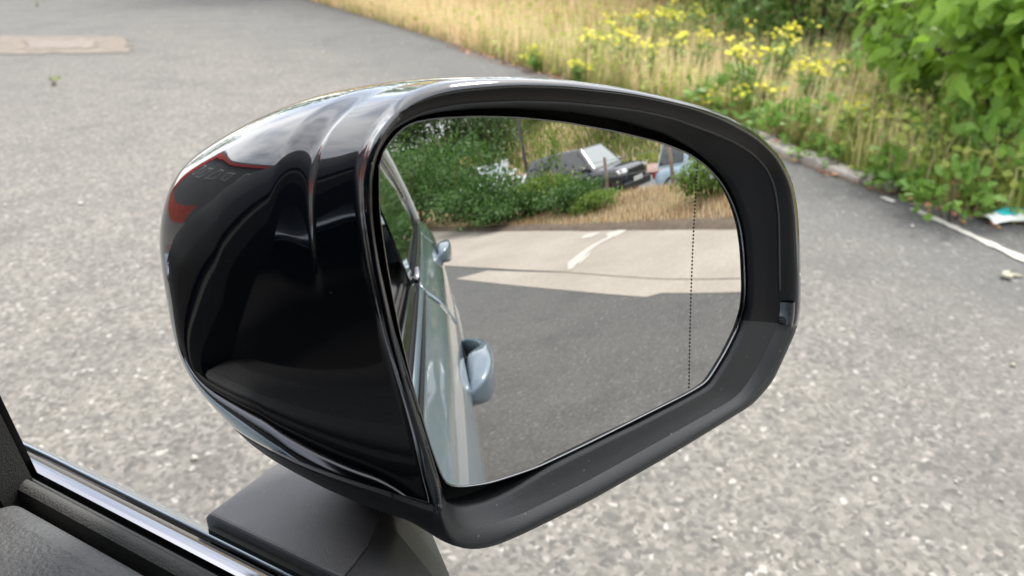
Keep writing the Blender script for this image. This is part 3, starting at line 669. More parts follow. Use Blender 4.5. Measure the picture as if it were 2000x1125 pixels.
def road_place(az, dd):
    a_ = math.radians(az); u_ = np.array([math.sin(a_), math.cos(a_)]); B0 = np.array([.25, .13])-RA
    dist = (dd-B0@RN)/(u_@RN); P = np.array([.25, .13])+u_*dist; return P, float((P-RA)@RT)
P, tq = road_place(162.3, 5.3); vehicle('suv', 'dark grey off-roader with white number plate, behind bushes in the mirror', 'grey_paint', P, 31, z0=float(road_z(tq))+.01)
P, tq = road_place(172.9, 5.9); vehicle('parked_car', 'small white car half hidden by the hedge in the mirror', 'white_paint', P, 22, 4.0, 1.75, 1.42, False, z0=float(road_z(tq))+.01)
P, tq = road_place(144.8, 6.2); vehicle('parked_car', 'pale blue car at the right rim of the mirror behind the leafy bush', 'pale_blue_paint', P, 20, 4.3, 1.85, 1.75, True, z0=float(road_z(tq))+.01)

# ------------------------------------------------------------------ plants
def unit(v): return v/(np.linalg.norm(v, axis=-1, keepdims=True)+1e-9)
LEAF_T = {   # outline templates (length along +y, width x, fold z), quads
    'leaf': (np.array([(0, 0, 0), (.30, .30, .07), (.26, .68, .06), (0, 1, -.06), (-.26, .68, .06), (-.30, .30, .07), (0, .5, 0)]), np.array([(0, 1, 2, 6), (6, 2, 3, 3), (0, 6, 4, 5), (6, 3, 4, 4)])),
    'quad': (np.array([(0, 0, 0), (.28, .5, .08), (0, 1, -.04), (-.28, .5, .08)]), np.array([(0, 1, 2), (0, 2, 3)])),
    'blade': (np.array([(-.5, 0, 0), (.5, 0, 0), (.38, .5, .10), (-.38, .5, .10), (0, 1, .42)]), np.array([(0, 1, 2), (0, 2, 3), (3, 2, 4)])),
}
LEAF_T['leaf'] = (LEAF_T['leaf'][0], np.array([(0, 1, 6), (1, 2, 6), (2, 3, 6), (3, 4, 6), (4, 5, 6), (5, 0, 6)]))
def leaf_soup(name, base, dirs, nrm, size, mat, kind='quad', wid=1.):
    T, Q = LEAF_T[kind]; n = len(base); y = unit(dirs); x = unit(np.cross(y, nrm)); z = np.cross(x, y); size = np.broadcast_to(size, (n,))
    V = base[:, None, :]+size[:, None, None]*(T[None, :, 0:1]*wid*x[:, None]+T[None, :, 1:2]*y[:, None]+T[None, :, 2:3]*z[:, None])
    Fq = (np.arange(n)[:, None, None]*len(T)+Q[None]).reshape(-1, Q.shape[1])
    return soup(name, V.reshape(-1, 3), Fq, mat)
def crown_pts(n, c, rad, clumps, spread=.33, hollow=.45):
    c = np.array(c); rad = np.array(rad)
    u_ = unit(RNG.normal(size=(clumps, 3))); r_ = (hollow+(1-hollow)*RNG.random(clumps))[:, None]; cc = c+u_*r_*rad
    k = RNG.integers(0, clumps, n); P = cc[k]+RNG.normal(size=(n, 3))*rad*spread*np.where(RNG.random(n) < .8, .55, 1.)[:, None]
    return P, unit(P-c), cc
def bush(name, label, c, rad, n, size, mat, cat='bush', group=None, clumps=40, kind='quad', ground=None, nstem=6, wid=1., droop=.3, tree_h=None):
    gz = hgt1(c[0], c[1]) if ground is None else ground
    root = thing(name, label, cat, (c[0], c[1], gz), 0, group)
    cl = np.array([0, 0, c[2]-gz]); P, out, cc = crown_pts(n, cl, rad, clumps)
    P = P[P[:, 2] > .03]; out = unit(P-cl*np.array([1, 1, .6]))
    dr = unit(out+RNG.normal(size=P.shape)*.6+np.array([0, 0, -droop])); nr = unit(out*.6+np.array([0, 0, .9])+RNG.normal(size=P.shape)*.45)
    cr = link('crown', leaf_soup('crown', P, dr, nr, size*RNG.uniform(.6, 1.25, len(P)), mat, kind, wid), root); cr['kind'] = 'stuff'
    st = []
    for k in range(nstem):
        e = cc[k % len(cc)]*np.array([.9, .9, 1.]); b0 = np.array([RNG.normal()*.05*rad[0], RNG.normal()*.05*rad[1], -.05])
        if tree_h: b0 = np.array([0, 0, tree_h*.8])
        m_ = (b0+e)/2+np.array([0, 0, .12*rad[2]]); r0 = max(.008, .02*max(rad)); st.append(tube([b0, m_, e], [r0, r0*.6, r0*.25], 5))
    if tree_h: mk('trunk', *tube([(0, 0, -.1), (.05, .02, tree_h*.5), (0, 0, tree_h)], [.05*max(rad)+.03, .04*max(rad)+.02, .03*max(rad)+.02], 9), 'bark', root, True)
    if st: mk('branches' if tree_h else 'stems', *join(st), 'bark', root, True)
    return root

# grass on the verge
def verge_points(n, d0, d1, lo, hi, fall=1.):
    out = []
    while sum(map(len, out)) < n:
        i = RNG.integers(0, len(VC)-1, n*2); q_ = RNG.random((n*2, 1)); A, B = VC[i], VC[i+1]; L_ = np.hypot(*(B-A).T)
        keep = RNG.random(n*2) < np.clip(L_/.9, 0, 1); P = A+(B-A)*q_; T = (B-A)/L_[:, None]; Nn = np.c_[-T[:, 1], T[:, 0]]
        P = P+Nn*(d0+(d1-d0)*RNG.random((n*2, 1))**fall); keep &= (P[:, 1] > lo) & (P[:, 1] < hi); out.append(P[keep])
    return np.concatenate(out)[:n]
def patchy(P, f, ph): return .5+.5*np.sin(P[:, 0]*f+ph+1.7*np.sin(P[:, 1]*f*.7+ph))*np.cos(P[:, 1]*f*.83-ph+1.1*np.sin(P[:, 0]*f*.6))
def blades(name, label, n, mat, d0, d1, lo, hi, h, wdt, fall=1., sel=None, lean=.45):
    P = verge_points(n, d0, d1, lo, hi, fall)
    if sel is not None: P = P[RNG.random(len(P)) < sel(P)]
    B = np.c_[P, height(P[:, 0], P[:, 1])-.01]; th = RNG.random(len(P))*2*math.pi
    dr = unit(np.c_[np.cos(th)*lean*RNG.random(len(P)), np.sin(th)*lean*RNG.random(len(P)), np.ones(len(P))]); nr = np.c_[np.cos(th), np.sin(th), np.zeros(len(P))]
    hh = h*RNG.uniform(.45, 1.25, len(P)); T, Q = LEAF_T['blade']
    y = dr; x = unit(np.cross(y, nr)); z = np.cross(x, y)
    V = B[:, None, :]+T[None, :, 0:1]*(wdt*RNG.uniform(.6, 1.5, len(P)))[:, None, None]*x[:, None]+hh[:, None, None]*(T[None, :, 1:2]*y[:, None]-T[None, :, 2:3]*z[:, None]*lean*2)
    o = link(name, soup(name, V.reshape(-1, 3), (np.arange(len(P))[:, None, None]*5+Q[None]).reshape(-1, 3), mat)); tag(o, label, 'grass', kind='stuff'); return o
blades('dry_grass', 'straw-coloured dry grass on the verge beside the asphalt', 60000, 'grass_straw', .02, 7.5, -1.2, 17, .30, .007, 1.5, lambda P: np.maximum(.10+.75*patchy(P, .9, .4), .9*sstep(P[:, 1], 2.5, 5)))
blades('dry_grass', 'tall rust-brown seeding grass at the far end of the verge', 6000, 'grass_rust', .4, 5, 3., 14, .42, .008, 1.2, lambda P: patchy(P, .7, 2.1)**1.5)
blades('green_grass', 'green grass and ground cover on the verge beside the asphalt', 75000, 'grass_green', .0, 7.5, -1.4, 17, .20, .009, 1.4, lambda P: (.35+.65*(1-patchy(P, .9, .4)))*(1-.75*sstep(P[:, 1], 2.5, 5)))
blades('dry_grass', 'brown dry grass under the bushes behind the car, seen in the mirror', 40000, 'grass_straw', .15, 4.2, -26, -3.5, .10, .008, 1.1, lambda P: .3+.7*patchy(P, .8, 1.))
blades('dry_grass', 'rusty dead stalks behind the car, seen in the mirror', 14000, 'grass_rust', .1, 3.8, -26, -3.5, .13, .009, 1.1, lambda P: .2+.8*patchy(P, 1.1, 3.))
n = 70000; P = verge_points(n, .0, 6.5, -1.4, 17, 1.3); P = P[RNG.random(n) < (.25+.75*(1-patchy(P, 1.5, 5.))**1.2)*(1-.7*sstep(P[:, 1], 3, 5.5))]; n = len(P)
B = np.c_[P, height(P[:, 0], P[:, 1])+RNG.random(n)**1.2*.30*(.3+patchy(P, 2.3, .7))]
o = link('ground_cover', leaf_soup('ground_cover', B, unit(RNG.normal(size=(n, 3))*[1, 1, .5]+[0, 0, .2]), unit(RNG.normal(size=(n, 3))*.5+[-.2, 0, 1]), RNG.uniform(.025, .065, n), 'cover_leaf', 'quad', 1.3)); tag(o, 'mixed yellow-green leafy ground cover on the verge', 'ground cover', kind='stuff')
n = 5000; P = verge_points(n, .3, 7, -1.2, 17, 1.1); P = P[RNG.random(n) < patchy(P, .8, 3.3)**2]; n = len(P); B = np.c_[P, height(P[:, 0], P[:, 1])+RNG.uniform(.12, .4, n)]
o = link('flower_specks', leaf_soup('flower_specks', B, unit(RNG.normal(size=(n, 3))), unit(RNG.normal(size=(n, 3))*.5+[0, 0, 1]), RNG.uniform(.012, .03, n), 'petal', 'quad', 1.6)); tag(o, 'tiny yellow flowers dotted through the verge grass', 'flowers', kind='stuff')
# grass on the far bank
n = 60000; tt = RNG.uniform(-25, 45, n); dd = 12+27*RNG.random(n); P = RA+RT*tt[:, None]+RN*dd[:, None]
B = np.c_[P, height(P[:, 0], P[:, 1])]; keep = RNG.random(n) < .6+.4*patchy(P, .22, 1.2); B = B[keep]
n2_ = 40000; t2_ = RNG.uniform(-25, 45, n2_); P2 = RA+RT*t2_[:, None]+RN*(12+27*RNG.random(n2_))[:, None]; P2 = P2[RNG.random(n2_) < .55*(1-patchy(P2, .22, 1.2))]; B2 = np.c_[P2, height(P2[:, 0], P2[:, 1])]
o = link('bank_grass', leaf_soup('bank_grass', B2, unit(np.array([0, 0, 1.])+RNG.normal(size=B2.shape)*.5), RNG.normal(size=B2.shape), RNG.uniform(.25, .6, len(B2)), 'grass_straw', 'quad', .5)); tag(o, 'pale straw-coloured grass patches on the bank beyond the road', 'grass', kind='stuff')
o = link('bank_grass', leaf_soup('bank_grass', B, unit(np.array([0, 0, 1.])+RNG.normal(size=B.shape)*.5), RNG.normal(size=B.shape), RNG.uniform(.25, .6, len(B)), 'grass_green', 'quad', .5)); tag(o, 'rough yellow-green grass on the bank beyond the road', 'grass', kind='stuff')

# shrubs on the near verge
def beyond(px, py, hp):                    # point on the pixel's ray that stands hp above the verge terrain
    d = ray(px, py)
    ts = np.linspace(3, 26, 800); Q = CAM+d*ts[:, None]; hq = height(Q[:, 0], Q[:, 1]); i = np.argmax(Q[:, 2]-hq < hp); return Q[i]
def leaf_mesh(name, mat, ln, wd, k):
    s_ = np.random.default_rng(k); prof = [(0, .06), (.12, .55), (.3, .95), (.5, 1.), (.7, .78), (.88, .36), (1, .02)]
    V = []
    for a_, b_ in prof:
        wv_ = 1+.12*s_.normal(); dz = -.16*a_*a_+.04*math.sin(7*a_+k)
        V += [(-wd/2*b_*wv_, ln*a_, ln*(dz+.09*b_)), (0, ln*a_, ln*dz), (wd/2*b_*wv_, ln*a_, ln*(dz+.09*b_))]
    Fc = []
    for i in range(len(prof)-1):
        for j in (0, 1): Fc.append((3*i+j, 3*i+j+1, 3*i+4+j, 3*i+3+j))
    return mesh_of(name, V, Fc, mat, True)
def big_shrub(name, label, c, rad, n_loose, n_leaf, ln):
    RNG = np.random.default_rng(21)
    gz = hgt1(c[0], c[1]); root = thing(name, label, 'shrub', (c[0], c[1], gz)); cl = np.array([0, 0, c[2]-gz])
    tips = []; st = []
    for k in range(64):
        u_ = unit(RNG.normal(size=3)*np.array([1, 1, .8])+np.array([-.45, 0, .05])); e = cl+u_*np.array(rad)*RNG.uniform(.7, 1.05); e[2] = max(e[2], .32)
        m_ = e*.55+np.array([0, 0, .25*rad[2]]); st.append(tube([(RNG.normal()*.1, RNG.normal()*.1, -.05), m_, e], [.016, .010, .004], 5)); tips.append((m_, e))
    mk('branches', *join(st), 'bark', root, True)
    meshes = [leaf_mesh('leaf', 'leaf_big', ln*f_, ln*f_*w_, k) for k, (f_, w_) in enumerate(((1, .52), (.8, .55), (1.15, .48), (.65, .6)))]
    def spot():
        m_, e = tips[RNG.integers(len(tips))]; s_ = RNG.uniform(.25, 1.05); p = m_+(e-m_)*s_+RNG.normal(size=3)*.07
        out = unit((e-m_)*np.array([1, 1, .3])); side = unit(np.cross(out, (0, 0, 1.)))*RNG.choice([-1, 1])
        y = unit(out*.5+side*.8+np.array([0, 0, -.65])+RNG.normal(size=3)*.35); zz = unit(np.array([-.3, 0, 1.])+out*.4+RNG.normal(size=3)*.35); x = unit(np.cross(y, zz)); return p, x, y, np.cross(x, y)
    spots = [spot() for _ in range(n_loose+n_leaf)]
    vd = np.array([s_[0]+np.array([c[0], c[1], gz])-CAM for s_ in spots]); order = np.argsort(np.linalg.norm(vd, axis=1))
    for i in order[:n_leaf]:
        p, x, y, z_ = spots[i]; o = link('leaf', meshes[RNG.integers(4)], root)
        o.matrix_local = Matrix(((x[0], y[0], z_[0], p[0]), (x[1], y[1], z_[1], p[1]), (x[2], y[2], z_[2], p[2]), (0, 0, 0, 1)))
    r_ = [spots[i] for i in order[n_leaf:]]
    cr = link('crown', leaf_soup('crown', np.array([s_[0] for s_ in r_]), np.array([s_[2] for s_ in r_]), np.array([s_[3] for s_ in r_]), ln*RNG.uniform(.7, 1.1, len(r_)), 'leaf_big', 'leaf', .95), root); cr['kind'] = 'stuff'
    return root
big_shrub('broadleaf_shrub', 'large broad-leaved green shrub overhanging the verge at the top right', (5.8, -.12, .95), (1.15, 1.05, .80), 2500, 290, .125)
def near_bush(label, px, dist, hp, rad, n, size, mat='leaf_dense', py=0, **kw):
    d = ray(px, py); p = CAM+d*(dist/math.hypot(d[0], d[1])); gz = hgt1(p[0], p[1]); return bush('bush', label, (p[0], p[1], gz+hp), rad, n, size, mat, **kw)
near_bush('dense dark green bush left of the broad-leaved shrub', 1610, 8.2, .75, (.95, .95, .8), 4200, .085, clumps=46)
near_bush('green bush behind yellow flowers at the top edge', 1450, 9.8, .8, (1.1, 1.1, .85), 4200, .08, clumps=46)
near_bush('small green bush at the top edge above the mirror', 1290, 12.5, .8, (1.3, 1.1, .7), 3600, .08, clumps=40)
near_bush('dark leafy bush rising behind the broad-leaved shrub', 1840, 8.6, 1.2, (1.4, 1.4, 1.1), 4500, .10, clumps=46)
near_bush('dim green bush at the top edge above the rusty grass', 1080, 13.5, .7, (1.3, 1.2, .6), 3000, .08, 'leaf_dense', clumps=36)
for az_t, ds_t, h_t in ((22, 24, 6.5), (38, 19, 6), (50, 17, 5.5), (63, 16.5, 6), (76, 15.5, 6.5), (88, 14, 6), (103, 13, 6.5), (118, 14, 6)):
    P = np.array([math.sin(math.radians(az_t)), math.cos(math.radians(az_t))])*ds_t
    bush('tree', 'tall green tree in the row beyond the verge, above the top edge', (P[0], P[1], hgt1(*P)+h_t*.58), (2.3, 2.3, h_t*.40), 3600, .22, 'leaf_dense', 'tree', 'trees in a row beyond the verge', clumps=46, tree_h=1.4)
# low weeds along the kerb
def weed(label, px, py, r_, h_, n, size, mat='weed_leaf', group=None, kind='leaf'):
    p = on_z(px, py, .06); gz = max(0., hgt1(p[0], p[1])); return bush('weed', label, (p[0], p[1], gz+h_*.45), (r_, r_, h_*.6), n, size, mat, 'weed', group, clumps=max(6, n//14), kind=kind, nstem=4, droop=-.3, ground=gz)
weed('lush low green weed behind the white and teal wrapper', 1955, 372, .26, .34, 260, .075)
weed('leafy weed at the right edge above the wrapper', 1900, 330, .24, .30, 220, .07)
weed('green weed tuft left of the wrapper at the asphalt edge', 1860, 402, .17, .2, 150, .06)
weed('weed with two yellow flowers beside the kerb end', 1765, 350, .17, .2, 140, .06)
weed('pale green weed against the kerb', 1716, 338, .10, .12, 90, .045)
weed('small weed growing over the middle of the kerb', 1613, 300, .09, .14, 80, .05)
weed('broad-leaved weed clump on the verge right of the mirror rim', 1600, 268, .22, .22, 170, .06)
weed('green weed clump close behind the mirror rim', 1530, 262, .28, .24, 200, .065)
weed('pale broad-leaved weed below the shrub', 1690, 205, .22, .4, 140, .09)
weed('weed clump under the dark shrub hollow', 1800, 262, .25, .3, 160, .07)
weed('low weed patch in front of the shrub', 1840, 330, .2, .2, 140, .06)
weed('green weed patch above the top right of the mirror', 1420, 215, .3, .25, 190, .07)
weed('low green weed at the kerb just right of the mirror corner', 1578, 292, .12, .10, 100, .04)
weed('low leafy weed over the kerb joint', 1655, 316, .12, .10, 110, .04)
weed('low leafy weed at the kerb end beside fallen leaves', 1740, 348, .13, .12, 120, .045)
weed('tiny weed growing from the asphalt at the left', 103, 152, .04, .12, 14, .034, 'grass_green')
weed('tiny weed at the top left corner beyond the concrete patch', 72, 4, .04, .10, 12, .034, 'grass_green')
# yellow ragwort-like flowers
def flower_plant(px, py, hp, label, nh=6):
    p = beyond(px, py, hp); gz = hgt1(p[0], p[1]); root = thing('yellow_wildflower', label, 'wildflower', (p[0], p[1], gz), group='yellow wildflowers on the verge')
    st = []; heads = []
    for k in range(nh):
        e = np.array([RNG.normal()*.09, RNG.normal()*.09, hp*RNG.uniform(.75, 1.1)]); m_ = e*np.array([.5, .5, .55]); st.append(tube([(0, 0, 0), m_, e], [.006, .005, .003], 5)); heads.append(e)
    mk('stem', *join(st), 'stem_green', root)
    n = 70; q_ = RNG.random(n); i = RNG.integers(0, nh, n); B = np.array(heads)[i]*np.c_[q_*.9, q_*.9, q_*.85]; dr = unit(RNG.normal(size=(n, 3))*np.array([1, 1, .4])+[0, 0, .3])
    link('foliage', leaf_soup('foliage', B, dr, unit(RNG.normal(size=(n, 3))*.4+[0, 0, 1]), RNG.uniform(.05, .10, n), 'weed_leaf', 'quad', .8), root)
    for e in heads:
        parts = []
        for k in range(RNG.integers(4, 9)):
            c = e+np.array([RNG.normal()*.034, RNG.normal()*.034, RNG.normal()*.018]); nn = unit(np.array([RNG.normal()*.5, RNG.normal()*.5, 1.])); a_ = unit(np.cross(nn, (1, 0, .1))); b_ = np.cross(nn, a_); r_ = RNG.uniform(.012, .019)
            ring = [c+r_*(a_*math.cos(t_)+b_*math.sin(t_)) for t_ in np.linspace(0, 2*math.pi, 7, endpoint=False)]; parts.append((np.array(ring+[c+nn*.007]), [(k2, (k2+1) % 7, 7) for k2 in range(7)]))
        mk('flower_head', *join(parts), 'petal', root)['kind'] = 'stuff'
    return root
FL = [(1475, 95, 0.43, 'tall yellow wildflower in front of the dense dark bush'), (1530, 58, 0.46, 'bright yellow wildflower cluster nearest the dark bush, upper one'), (1585, 100, 0.43, 'yellow wildflower right of the dark bush hollow'), (1245, 72, 0.32, 'largest yellow wildflower patch straight above the mirror'), (1215, 52, 0.32, 'yellow wildflower left of the largest yellow patch'), (1268, 28, 0.35, 'yellow wildflower above the largest yellow patch'), (1350, 8, 0.38, 'yellow wildflower at the top edge in front of a bush'), (1308, 24, 0.35, 'small yellow wildflower between the largest patch and the top edge'), (1365, 72, 0.35, 'orange-yellow wildflower between the largest patch and the tall one'), (1162, 68, 0.27, 'yellow wildflower in the straw grass left of the largest patch'), (1325, 66, 0.32, 'small yellow wildflower right of the largest patch'), (1270, 98, 0.24, 'low yellow wildflower just under the largest patch'), (1050, 100, 0.18, 'low golden wildflower at the verge edge above the mirror cap'), (1130, 127, 0.16, 'low golden wildflower nearest the mirror cap'), (1212, 18, 0.35, 'yellow wildflower at the top edge among straw grass'), (1490, 165, 0.21, 'low yellow wildflower above the mirror corner'), (1610, 128, 0.30, 'yellow wildflower beside the dark hollow under the shrub'), (1395, 192, 0.16, 'pale yellow wildflower pair low above the mirror top'), (1660, 205, 0.21, 'lone yellow wildflower in the grass below the shrub')]
for k, (px, py, hp, lb) in enumerate(FL): flower_plant(px, py, hp, lb, 9 if k in (0, 1, 3) else RNG.integers(3, 6))
# fallen leaves at the asphalt edge
n = 700; P = verge_points(n, -.16, .3, -1.0, 5); B = np.c_[P, np.where(verge_d(P[:, 0], P[:, 1]) > 0, height(P[:, 0], P[:, 1]), .0)+.012]
o = link('fallen_leaves', leaf_soup('fallen_leaves', B, unit(RNG.normal(size=(n, 3))*[1, 1, .15]), unit(RNG.normal(size=(n, 3))*.3+[0, 0, 1]), RNG.uniform(.02, .055, n), 'dead_leaf', 'leaf')); tag(o, 'brown fallen leaves scattered along the asphalt edge', 'leaves', kind='stuff')
# kerb stones
kp = [on_z(1765, 352, .06)[:2], on_z(1700, 332, .06)[:2], on_z(1628, 309, .06)[:2], on_z(1565, 288, .06)[:2], on_z(1500, 262, .06)[:2], on_z(1430, 236, .06)[:2]]
kerb = paint('kerb', dense(kp, 5), .2, .003, .2, 'bare_earth')
for A, B in zip(kp[:-1], kp[1:]):
    e = B-A; ang = math.atan2(e[1], e[0]); c = (A+B)/2; o = mk('kerb_stone', *box((c[0], c[1], -.028+random.uniform(-.012, .008)), (np.linalg.norm(e)-.012, .13, .13), ang+random.uniform(-.03, .03)), 'kerb_stone', kerb); bevel(o, .015, 2)
# soil-dark kerb at the rear verge
ks = np.array([p for p in VC if -24 < p[1] < -2.6]); tk = np.gradient(ks, axis=0); tk /= np.linalg.norm(tk, axis=1)[:, None]; nk = np.c_[-tk[:, 1], tk[:, 0]]
lp_e = [[(*(p+n_*(o_+random.uniform(-.03, .03))), z_+random.uniform(-.01, .01)*(z_ > .02)) for p, n_ in zip(ks, nk)] for o_, z_ in ((-.12, -.01), (-.05, .025), (.04, .055), (.22, .06), (.3, -.02))]
o = mk('earth_edge', *loft(lp_e, False), 'bare_earth', None, True); o['kind'] = 'structure'
# ------------------------------------------------------------------ litter and small bits
wr = thing('wrapper', 'crumpled white packet with teal print lying at the asphalt edge', 'wrapper', (*on_ground(1966, 432), .0))
nW = 9; V = []; 
for i in range(nW):
    for j in range(6):
        s_, t_ = i/(nW-1)-.5, j/5-.5; V.append((s_*.24*math.cos(.5)-t_*.11*math.sin(.5), s_*.24*math.sin(.5)+t_*.11*math.cos(.5), .022+.035*(1-4*t_*t_)*(1-3*s_*s_)+.006*math.sin(9*s_+5*t_)+.004*random.uniform(-1, 1)))
Fc = [(i*6+j, (i+1)*6+j, (i+1)*6+j+1, i*6+j+1) for i in range(nW-1) for j in range(5)]
o = mk('packet', V, Fc, 'wrapper_white', wr, True); o.rotation_euler = (0, 0, -1.3)
me = mesh_of('print', [(v[0], v[1], v[2]+.003) for v in V], [f for k, f in enumerate(Fc) if k % 5 in (1, 2, 3) and 2 <= k//5 <= 6], 'wrapper_teal', True); o2 = link('print', me, wr); o2.rotation_euler = (0, 0, -1.3)
p = on_ground(1968, 545)
sh = [tube([(0.02*math.cos(a_)*(1-a_/9), .02*math.sin(a_)*(1-a_/9), .016) for a_ in np.linspace(0, 7, 22)], np.linspace(.012, .004, 22), 7), tube([(.02, -.005, .012), (.035, -.03, .008), (.05, -.06, .004)], [.009, .006, .002], 6)]
o = mk('snail_shell', *join(sh), 'shell_mat', None, True); o.location = (p[0], p[1], .0); tag(o, 'small pale coiled shell on the asphalt at the right edge', 'shell')
def pebble_soup(name, pts, sizes, mat):
    ico = np.array([(0, 0, 1), (.9, 0, .3), (.28, .85, .3), (-.72, .53, .3), (-.72, -.53, .3), (.28, -.85, .3), (0, 0, -.4)]); Q = np.array([(0, k, k % 5+1) for k in range(1, 6)]+[(6, k % 5+1, k) for k in range(1, 6)])
    V = (pts[:, None, :]+sizes[:, None, None]*ico[None]*np.array([1, 1, .6])*RNG.uniform(.6, 1.3, (len(pts), 7, 1))).reshape(-1, 3)
    return soup(name, V, (np.arange(len(pts))[:, None, None]*7+Q[None]).reshape(-1, 3), mat)
n = 900; P = np.c_[RNG.uniform(.5, 9, n), RNG.uniform(-.6, 9, n)]; P = P[verge_d(P[:, 0], P[:, 1]) < -.02]
o = link('loose_grit', pebble_soup('loose_grit', np.c_[P, np.full(len(P), .003)], RNG.uniform(.003, .009, len(P))*np.where(RNG.random(len(P)) < .06, 1.7, 1), 'pebble_mat')); tag(o, 'pale loose grit scattered over the asphalt', 'grit', kind='stuff')
p = on_ground(1978, 715); o = link('stone', pebble_soup('stone', np.array([[0, 0, .004]]), np.array([.014]), 'shell_mat')); o.location = (p[0], p[1], 0); tag(o, 'tan chip of stone on the asphalt at the right edge', 'stone')

# ------------------------------------------------------------------ behind the car: bushes, fence, bank
def rear_bush(label, az, dist, top, rad, n, size, mat='leaf_rear', clumps=40, kind='quad'):
    P = polar(az, dist); gz = hgt1(*P); rz_ = (top-gz)/2*1.0
    return bush('bush', label, (P[0], P[1], gz+rz_*.95), (rad[0], rad[1], rz_*.8), n, size, mat, group='bushes along the rear fence', clumps=clumps, kind=kind)
rear_bush('tall dark hedge bush beside the car roof in the mirror', 181.5, 17.4, 3.3, (1.7, 1.7), 5200, .14)
rear_bush('big green hedge bush, second from the car in the mirror', 177.5, 15.2, 2.9, (1.5, 1.5), 5200, .13)
rear_bush('green hedge bush in front of the white car in the mirror', 174.2, 12.9, 1.30, (1.15, 1.1), 4200, .11)
rear_bush('low spreading bush at the hedge end in the mirror', 171.0, 11.8, .72, (.9, .8), 2600, .10)
rear_bush('bush hiding the rear of the dark off-roader in the mirror', 166.9, 12.2, .98, (.75, .65), 2300, .10, 'leaf_lime')
rear_bush('leafy bush in front of the dark off-roader door in the mirror', 163.6, 10.9, .70, (.7, .6), 2400, .09)
rear_bush('low bush under the off-roader front wheel in the mirror', 161.2, 10.2, .48, (.5, .5), 1800, .08, 'leaf_lime')
rear_bush('bright green bush at the right rim of the mirror', 145.9, 8.0, .82, (.55, .5), 2600, .08, 'leaf_lime')
rear_bush('thin sapling standing before the off-roader roof in the mirror', 166.0, 12.8, 2.1, (.3, .3), 500, .09, 'leaf_lime', 12)
fence = thing('wire_fence', 'wooden post and wire fence along the rear verge, seen in the mirror', 'fence', (*polar(159.6, 13.), 0), world_children=True)
fpts = [polar(140, 9.6), polar(151.2, 11.2), polar(159.6, 13.0), polar(166., 15.2), polar(170.6, 17.6), polar(174.5, 21.)]
for k, P in enumerate(fpts):
    gz = hgt1(*P); mk('post', *tube([(P[0], P[1], gz-.1), (P[0]+.01, P[1], gz+.6), (P[0]+random.uniform(-.04, .04), P[1], gz+1.2)], [.055, .052, .048], 8), 'post_wood', fence, True)
for hh in (.35, .75, 1.12):
    mk('wire', *tube([(P[0], P[1], hgt1(*P)+hh) for P in fpts], .006, 5), 'galvanised', fence)
# lamp post, signs
P = polar(168.8, 33.); gz = hgt1(*P); lp_ = thing('lamp_post', 'thin dark lamp post on the bank in the mirror', 'lamp post', (P[0], P[1], gz))
mk('pole', *tube([(0, 0, -.2), (0, 0, 4), (0, 0, 8)], [.11, .09, .06], 10), 'roof_grey', lp_, True); mk('lamp_head', *loft([[(-.12, -.1, 8), (.12, -.1, 8), (.12, .9, 8.1), (-.12, .9, 8.1)], [(-.08, -.1, 8.14), (.08, -.1, 8.14), (.08, .8, 8.2), (-.08, .8, 8.2)]], True, True, True), 'galvanised', lp_)
def sign(name, label, az, dist, z, w_, h_, mat):
    P = polar(az, dist); gz = hgt1(*P); s_ = thing(name, label, 'sign', (P[0], P[1], gz), math.radians(180-az)*-1)
    bevel(mk('panel', *box((0, .03, z-gz), (w_, .02, h_)), mat, s_), .008, 1); mk('pole', *tube([(0, 0, -.1), (0, 0, z-gz+h_/2)], .03, 8), 'galvanised', s_, True)
sign('road_sign', 'small yellow-brown sign board above the white car in the mirror', 175.3, 27.5, 1.95, .62, .30, 'sign_yellow')
sign('road_sign', 'small white sign between the white car and the off-roader in the mirror', 171.1, 23., 1.35, .35, .32, 'sign_white')
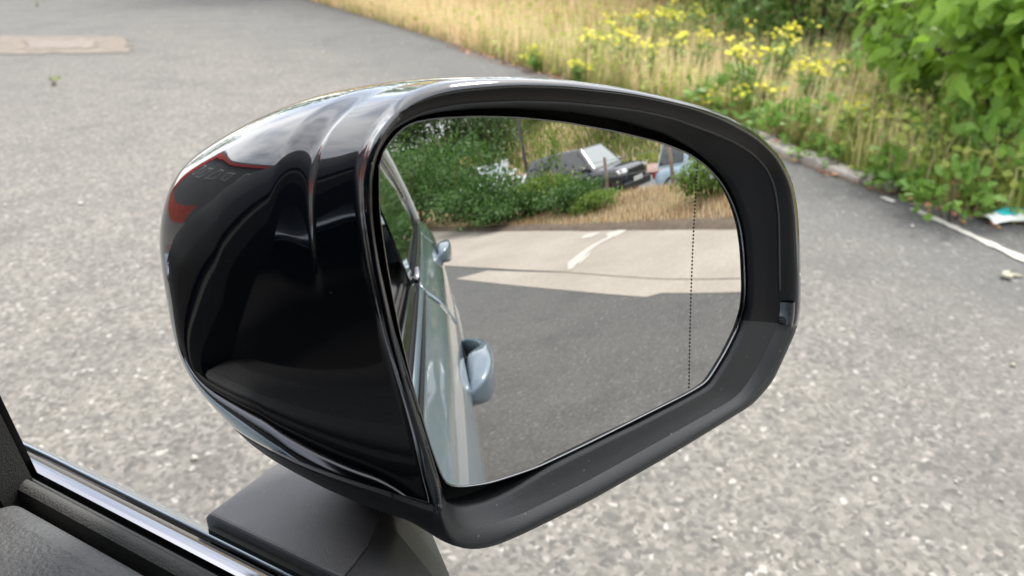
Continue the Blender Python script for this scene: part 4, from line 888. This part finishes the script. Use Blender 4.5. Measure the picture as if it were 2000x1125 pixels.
# trees and scrub on the bank
def bank_tree(label, az, dist, rad, hgt_, n, mat='leaf_far', th=1.2, size=.3):
    P = polar(az, dist); gz = hgt1(*P); return bush('tree', label, (P[0], P[1], gz+hgt_*.58), (rad, rad, hgt_*.38), n, size, mat, 'tree', 'trees and scrub on the far bank', clumps=50, tree_h=th)
bank_tree('tall dark tree on the bank above the hedge in the mirror', 177.5, 40, 3.4, 7, 6000)
bank_tree('dark tree left of the lamp post in the mirror', 173.0, 38, 3.0, 5.5, 6000)
bank_tree('round tree farthest left on the bank in the mirror', 183.5, 42, 3.6, 8, 6000)
bank_tree('scrubby dark tree above the off-roader bonnet in the mirror', 156.5, 32, 3.0, 4.0, 5000, 'leaf_far', .5)
bank_tree('green scrub right of the off-roader in the mirror', 151.5, 31, 2.8, 3.6, 5000, 'leaf_far', .5)
bank_tree('scrub tree high on the bank above the off-roader in the mirror', 162.5, 46, 3.0, 4.5, 5000, 'leaf_far', .8)
bank_tree('small tree on the bank right of the lamp post in the mirror', 166.0, 47, 2.2, 4, 3500, 'leaf_lime', .8)
# far wood closing the view behind the bank
n = 30000; az_ = np.radians(RNG.uniform(120, 205, n)); ds = RNG.uniform(52, 80, n); P = np.c_[.25+np.sin(az_)*ds, .13+np.cos(az_)*ds]; B = np.c_[P, 9+RNG.random(n)**.7*8]
o = link('distant_wood', leaf_soup('distant_wood', B, unit(RNG.normal(size=(n, 3))), unit(RNG.normal(size=(n, 3))+[0, 0, .6]), RNG.uniform(.7, 1.5, n), 'leaf_far', 'quad')); tag(o, 'green mass of trees closing the view behind the bank', 'wood', kind='stuff')

# ------------------------------------------------------------------ building across the lot (seen in the black gloss)
bl = thing('building', 'dark clad building with red brick base across the lot, reflected in the gloss black housing', 'building', (-16, 16, 0), math.radians(35))
mk('brick_base', *box((0, 0, .8), (44, 9, 1.6)), 'brick_red', bl); mk('cladding', *box((0, 0, 4.5), (43.9, 8.9, 5.8)), 'cladding', bl); mk('corner_panel', *box((20.6, -4.55, 4.4), (2.2, .3, 5.6)), 'red_trim', bl); mk('roof', *box((0, 0, 7.55), (44.4, 9.4, .3)), 'roof_grey', bl)
mk('fascia', *box((0, -4.6, 7.2), (44.2, .25, .45)), 'red_trim', bl); mk('downpipe', *tube([(-4, -4.6, 1.6), (-4, -4.6, 7.2)], .08, 8), 'roof_grey', bl)
for k in range(13):
    x_ = -19+3.1*k; f_ = mk('window', *box((x_, -4.47, 5.2), (1.5, .10, 1.3)), 'sign_white', bl); mk('pane', *box((x_, -4.535, 5.2), (1.36, .02, 1.16)), 'window_glass', bl).parent = f_
for x_ in (-6, 2, 8): mk('door', *box((x_, -4.53, 1.1), (1.8, .08, 2.2)), 'cladding', bl)
